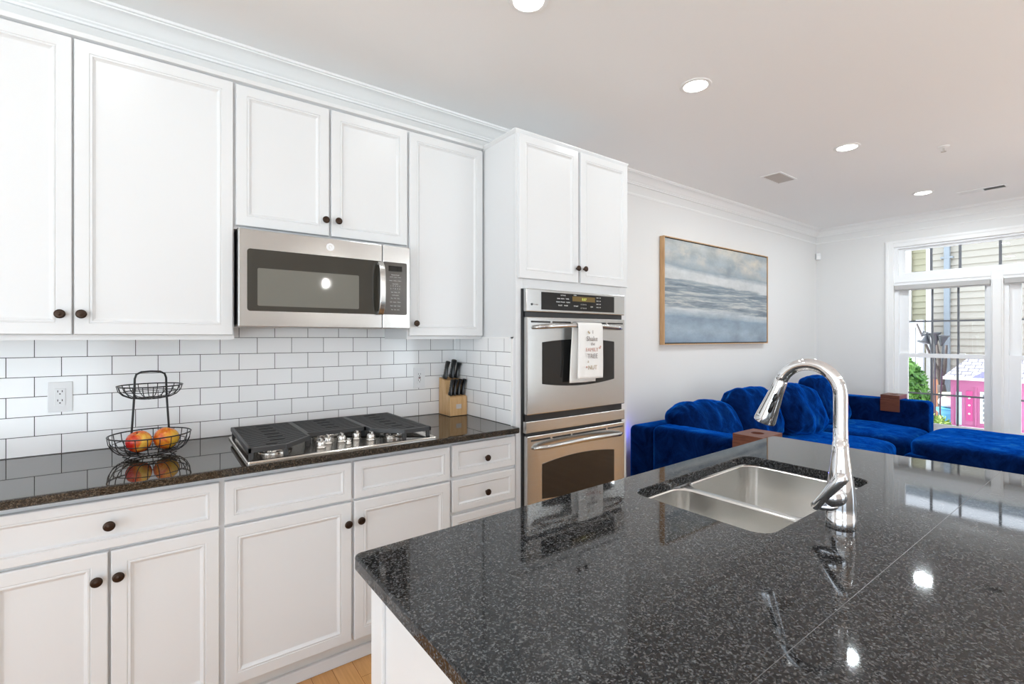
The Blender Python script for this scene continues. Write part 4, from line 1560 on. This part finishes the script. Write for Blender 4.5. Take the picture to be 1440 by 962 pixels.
def bush(name, label, c, r, n, leaf, material, seed, group=None, stems=3):
    rnd = random.Random(seed)
    o = thing(name, label, 'bush', (c[0], c[1], -.15), group)
    b = bmesh.new()
    for k in range(n):
        u = rnd.uniform(-1, 1)
        a = rnd.uniform(0, 2 * PI)
        rr = (1 - rnd.random() ** 2.2 * .6)
        q = math.sqrt(1 - u * u)
        d = Vector((q * math.cos(a), q * math.sin(a), u))
        lump = 1 + .16 * noise.noise(d * 2.3 + Vector((seed, 0, 0)))
        p = Vector((c[0] + d.x * r[0] * rr * lump, c[1] + d.y * r[1] * rr * lump, c[2] + d.z * r[2] * rr * lump))
        if p.z < -.14:
            continue
        t1 = Vector((rnd.gauss(0, 1), rnd.gauss(0, 1), rnd.gauss(0, 1) + .3)).normalized()
        t2 = t1.cross(d + Vector((rnd.gauss(0, .6), rnd.gauss(0, .6), rnd.gauss(0, .6)))).normalized()
        l = leaf * rnd.uniform(.6, 1.3)
        vs_ = [b.verts.new(p + t1 * l), b.verts.new(p + t2 * l * .4), b.verts.new(p - t1 * l), b.verts.new(p - t2 * l * .4)]
        b.faces.new(vs_)
    me = bpy.data.meshes.new('foliage')
    b.to_mesh(me)
    b.free()
    me.materials.append(material)
    fo = bpy.data.objects.new('foliage', me)
    C.objects.link(fo)
    setp(fo, o)
    for k in range(stems):
        a = 2 * PI * k / stems
        MB().sweep([(c[0] + .03 * math.cos(a), c[1] + .03 * math.sin(a), -.15), (c[0] + r[0] * .4 * math.cos(a), c[1] + r[1] * .4 * math.sin(a), c[2] + r[2] * .3)], [.018, .006], 6).build('stem', M['bark'], o)


bush('garden_bush', 'tall dense green bush outside the left window bay', (8.9, -.06, .46), (.50, .60, .72), 9500, .055, M['leaf'], 3)
bush('garden_bush', 'low yellow-green shrub at the foot of the pink playhouse', (8.05, -.905, .10), (.22, .20, .27), 1500, .035, M['leaf2'], 9)
tr_ = thing('young_tree', 'slim dark bare tree trunk behind the pale urn', 'tree', (11.0, -.37, -.15))
MB().sweep([(11.0, -.37, -.15), (11.0, -.366, .42), (11.0, -.35, .55)], [.065, .06, .055], 8).build('trunk', M['bark'], tr_, smooth='all')
for p_ in ([(11.0, -.35, .53), (11.0, -.31, .80), (10.95, -.18, 1.18), (10.9, -.04, 1.62)], [(11.0, -.35, .53), (11.02, -.33, .91), (11.02, -.28, 1.3)], [(11.0, -.355, .51), (11.02, -.40, .86), (11.0, -.42, 1.24)]):
    MB().sweep(p_, [.033, .024, .018, .013][:len(p_)], 6).build('branch', M['bark'], tr_, smooth='all')
sg = thing('garden_ornament', 'dark grey metal garden ornament of trumpet-shaped heads on stakes', 'ornament', (9.9, -.45, -.15))
for (y, z, ln, dv) in ((-.36, 1.30, .26, Vector((-.2, .25, -.95))), (-.50, 1.44, .30, Vector((0, .05, 1))), (-.60, 1.40, .26, Vector((0, -.12, 1)))):
    dv.normalize()
    p = Vector((9.9, y, z))
    MB().sweep([tuple(p - dv * ln * .62), tuple(p - dv * ln * .45), tuple(p - dv * ln * .05), tuple(p), tuple(p + dv * .012)], [.014, .03, .066, .085, .080], 16).build('trumpet_head', M['darkmetal'], sg, smooth=True)
MB().sweep([(9.9, -.50, 1.30), (9.92, -.50, .3), (9.92, -.50, -.15)], .012, 8).build('stake', M['darkmetal'], sg)
MB().sweep([(9.9, -.60, 1.28), (9.92, -.56, .3), (9.92, -.56, -.15)], .012, 8).build('stake', M['darkmetal'], sg)
MB().sweep([(9.9, -.345, 1.40), (9.9, -.36, 1.47), (9.9, -.42, 1.45), (9.92, -.46, 1.1), (9.92, -.48, -.15)], .012, 8).build('stake', M['darkmetal'], sg)
ur = thing('garden_urn', 'round white lidded urn on a blue stand beside the pink playhouse', 'urn', (10.55, -.53, -.15))
uq = 1.17


def usc(pr):
    return [(r * uq, 1.379 + (z - 1.379) * uq) for r, z in pr]


MB().lathe(usc([(.04, .385), (.075, .395), (.105, .44), (.108, .47), (.085, .52), (.05, .54), (.06, .548)]), (10.55, -.53, 0), 'z', 28).build('pot', M['stone'], ur, smooth='all')
MB().lathe(usc([(.06, .546), (.10, .56), (.10, .575), (.06, .595), (.002, .60)]), (10.55, -.53, 0), 'z', 28).build('lid', M['urnlid'], ur, smooth='all')
MB().lathe([(.10, -.15)] + usc([(.10, .30), (.14, .345), (.14, .372), (.05, .385)]), (10.55, -.53, 0), 'z', 28).build('stand', M['teal'], ur, smooth=True)
tb = MB().box(11.25, 11.29, -.27, -.17, -.15, .62).build('wooden_board', M['terracotta'])
tag(tb, 'rust brown upright board behind the slim tree', 'board')

ph_ = thing('playhouse', 'pink wooden garden playhouse with pale shingle roof', 'playhouse', (9.8, -1.55, -.15))
PX = 9.2
PY0, PY1 = -.83, -2.30
mb = MB()
mb.box(PX, PX + .03, PY1, PY0, -.15, .79).box(PX + .03, PX + 1.1, PY0 - .03, PY0, -.15, .79).box(PX + .03, PX + 1.1, PY1, PY1 + .03, -.15, .79).box(PX + 1.07, PX + 1.1, PY1 + .03, PY0 - .03, -.15, .79)
mb.build('wall', M['pink'], ph_, weld=False)
mb = MB()
for a, b_ in ((PY0, PY0 - .035), (-1.085, -1.10), (-1.36, -1.38), (-1.66, -1.68), (PY1 + .035, PY1)):
    mb.box(PX - .018, PX, min(a, b_), max(a, b_), -.15, .79)
mb.box(PX - .02, PX, PY1, PY0, .68, .79).box(PX - .02, PX, PY1, PY0, .09, .13)
mb.build('frame_board', M['pink'], ph_, weld=False)
MB().box(PX - .012, PX, -1.06, -.99, .20, .62).box(PX - .012, PX, -1.52, -1.46, .20, .62).build('shutter', M['pinkdark'], ph_, weld=False)
MB().box(PX - .010, PX, -.945, -.885, .12, .60).build('side_window', M['skin_blue'], ph_)
mb = MB().box(PX - .016, PX, -1.205, -1.135, .18, .62)
lat = mb.build('lattice', M['cornerboard'], ph_)
mb = MB()
for k in range(6):
    mb.box(PX - .0175, PX - .016, -1.185, -1.165, .21 + k * .067, .25 + k * .067)
mb.build('lattice_slot', M['spout'], lat, weld=False)
for z in (.30, .42, .52):
    MB().lathe([(.014, 0), (.012, .012), (.002, .016)], (PX - .012, -1.025, z), 'x', 10, -1).build('knob', M['stone'], ph_)
RZ0, RZ1, RXr = .785, 1.055, PX + .55
mb = MB()
mb.loft([[(PX - .09, PY0 + .07, RZ0), (PX - .09, PY1 - .07, RZ0), (PX - .09, PY1 - .07, RZ0 + .03), (PX - .09, PY0 + .07, RZ0 + .03)],
         [(RXr, PY0 - .10, RZ1), (RXr, PY1 + .10, RZ1), (RXr, PY1 + .10, RZ1 + .03), (RXr, PY0 - .10, RZ1 + .03)],
         [(PX + 1.19, PY0 + .07, RZ0), (PX + 1.19, PY1 - .07, RZ0), (PX + 1.19, PY1 - .07, RZ0 + .03), (PX + 1.19, PY0 + .07, RZ0 + .03)]])
mb.build('roof', M['shingle'], ph_)
MB().box(PX - .105, PX - .09, PY1 - .07, PY0 + .07, RZ0 - .012, RZ0 + .03).build('fascia', M['cornerboard'], ph_)
mb = MB()
mb.loft([[(PX - .11, -1.06, RZ0 + .03), (PX - .11, -1.555, RZ0 + .03), (PX - .11, -1.3075, RZ0 + .205)], [(PX + .35, -1.06, RZ0 + .03), (PX + .35, -1.555, RZ0 + .03), (PX + .35, -1.3075, RZ0 + .205)]])
mb.build('gable', M['purple'], ph_)
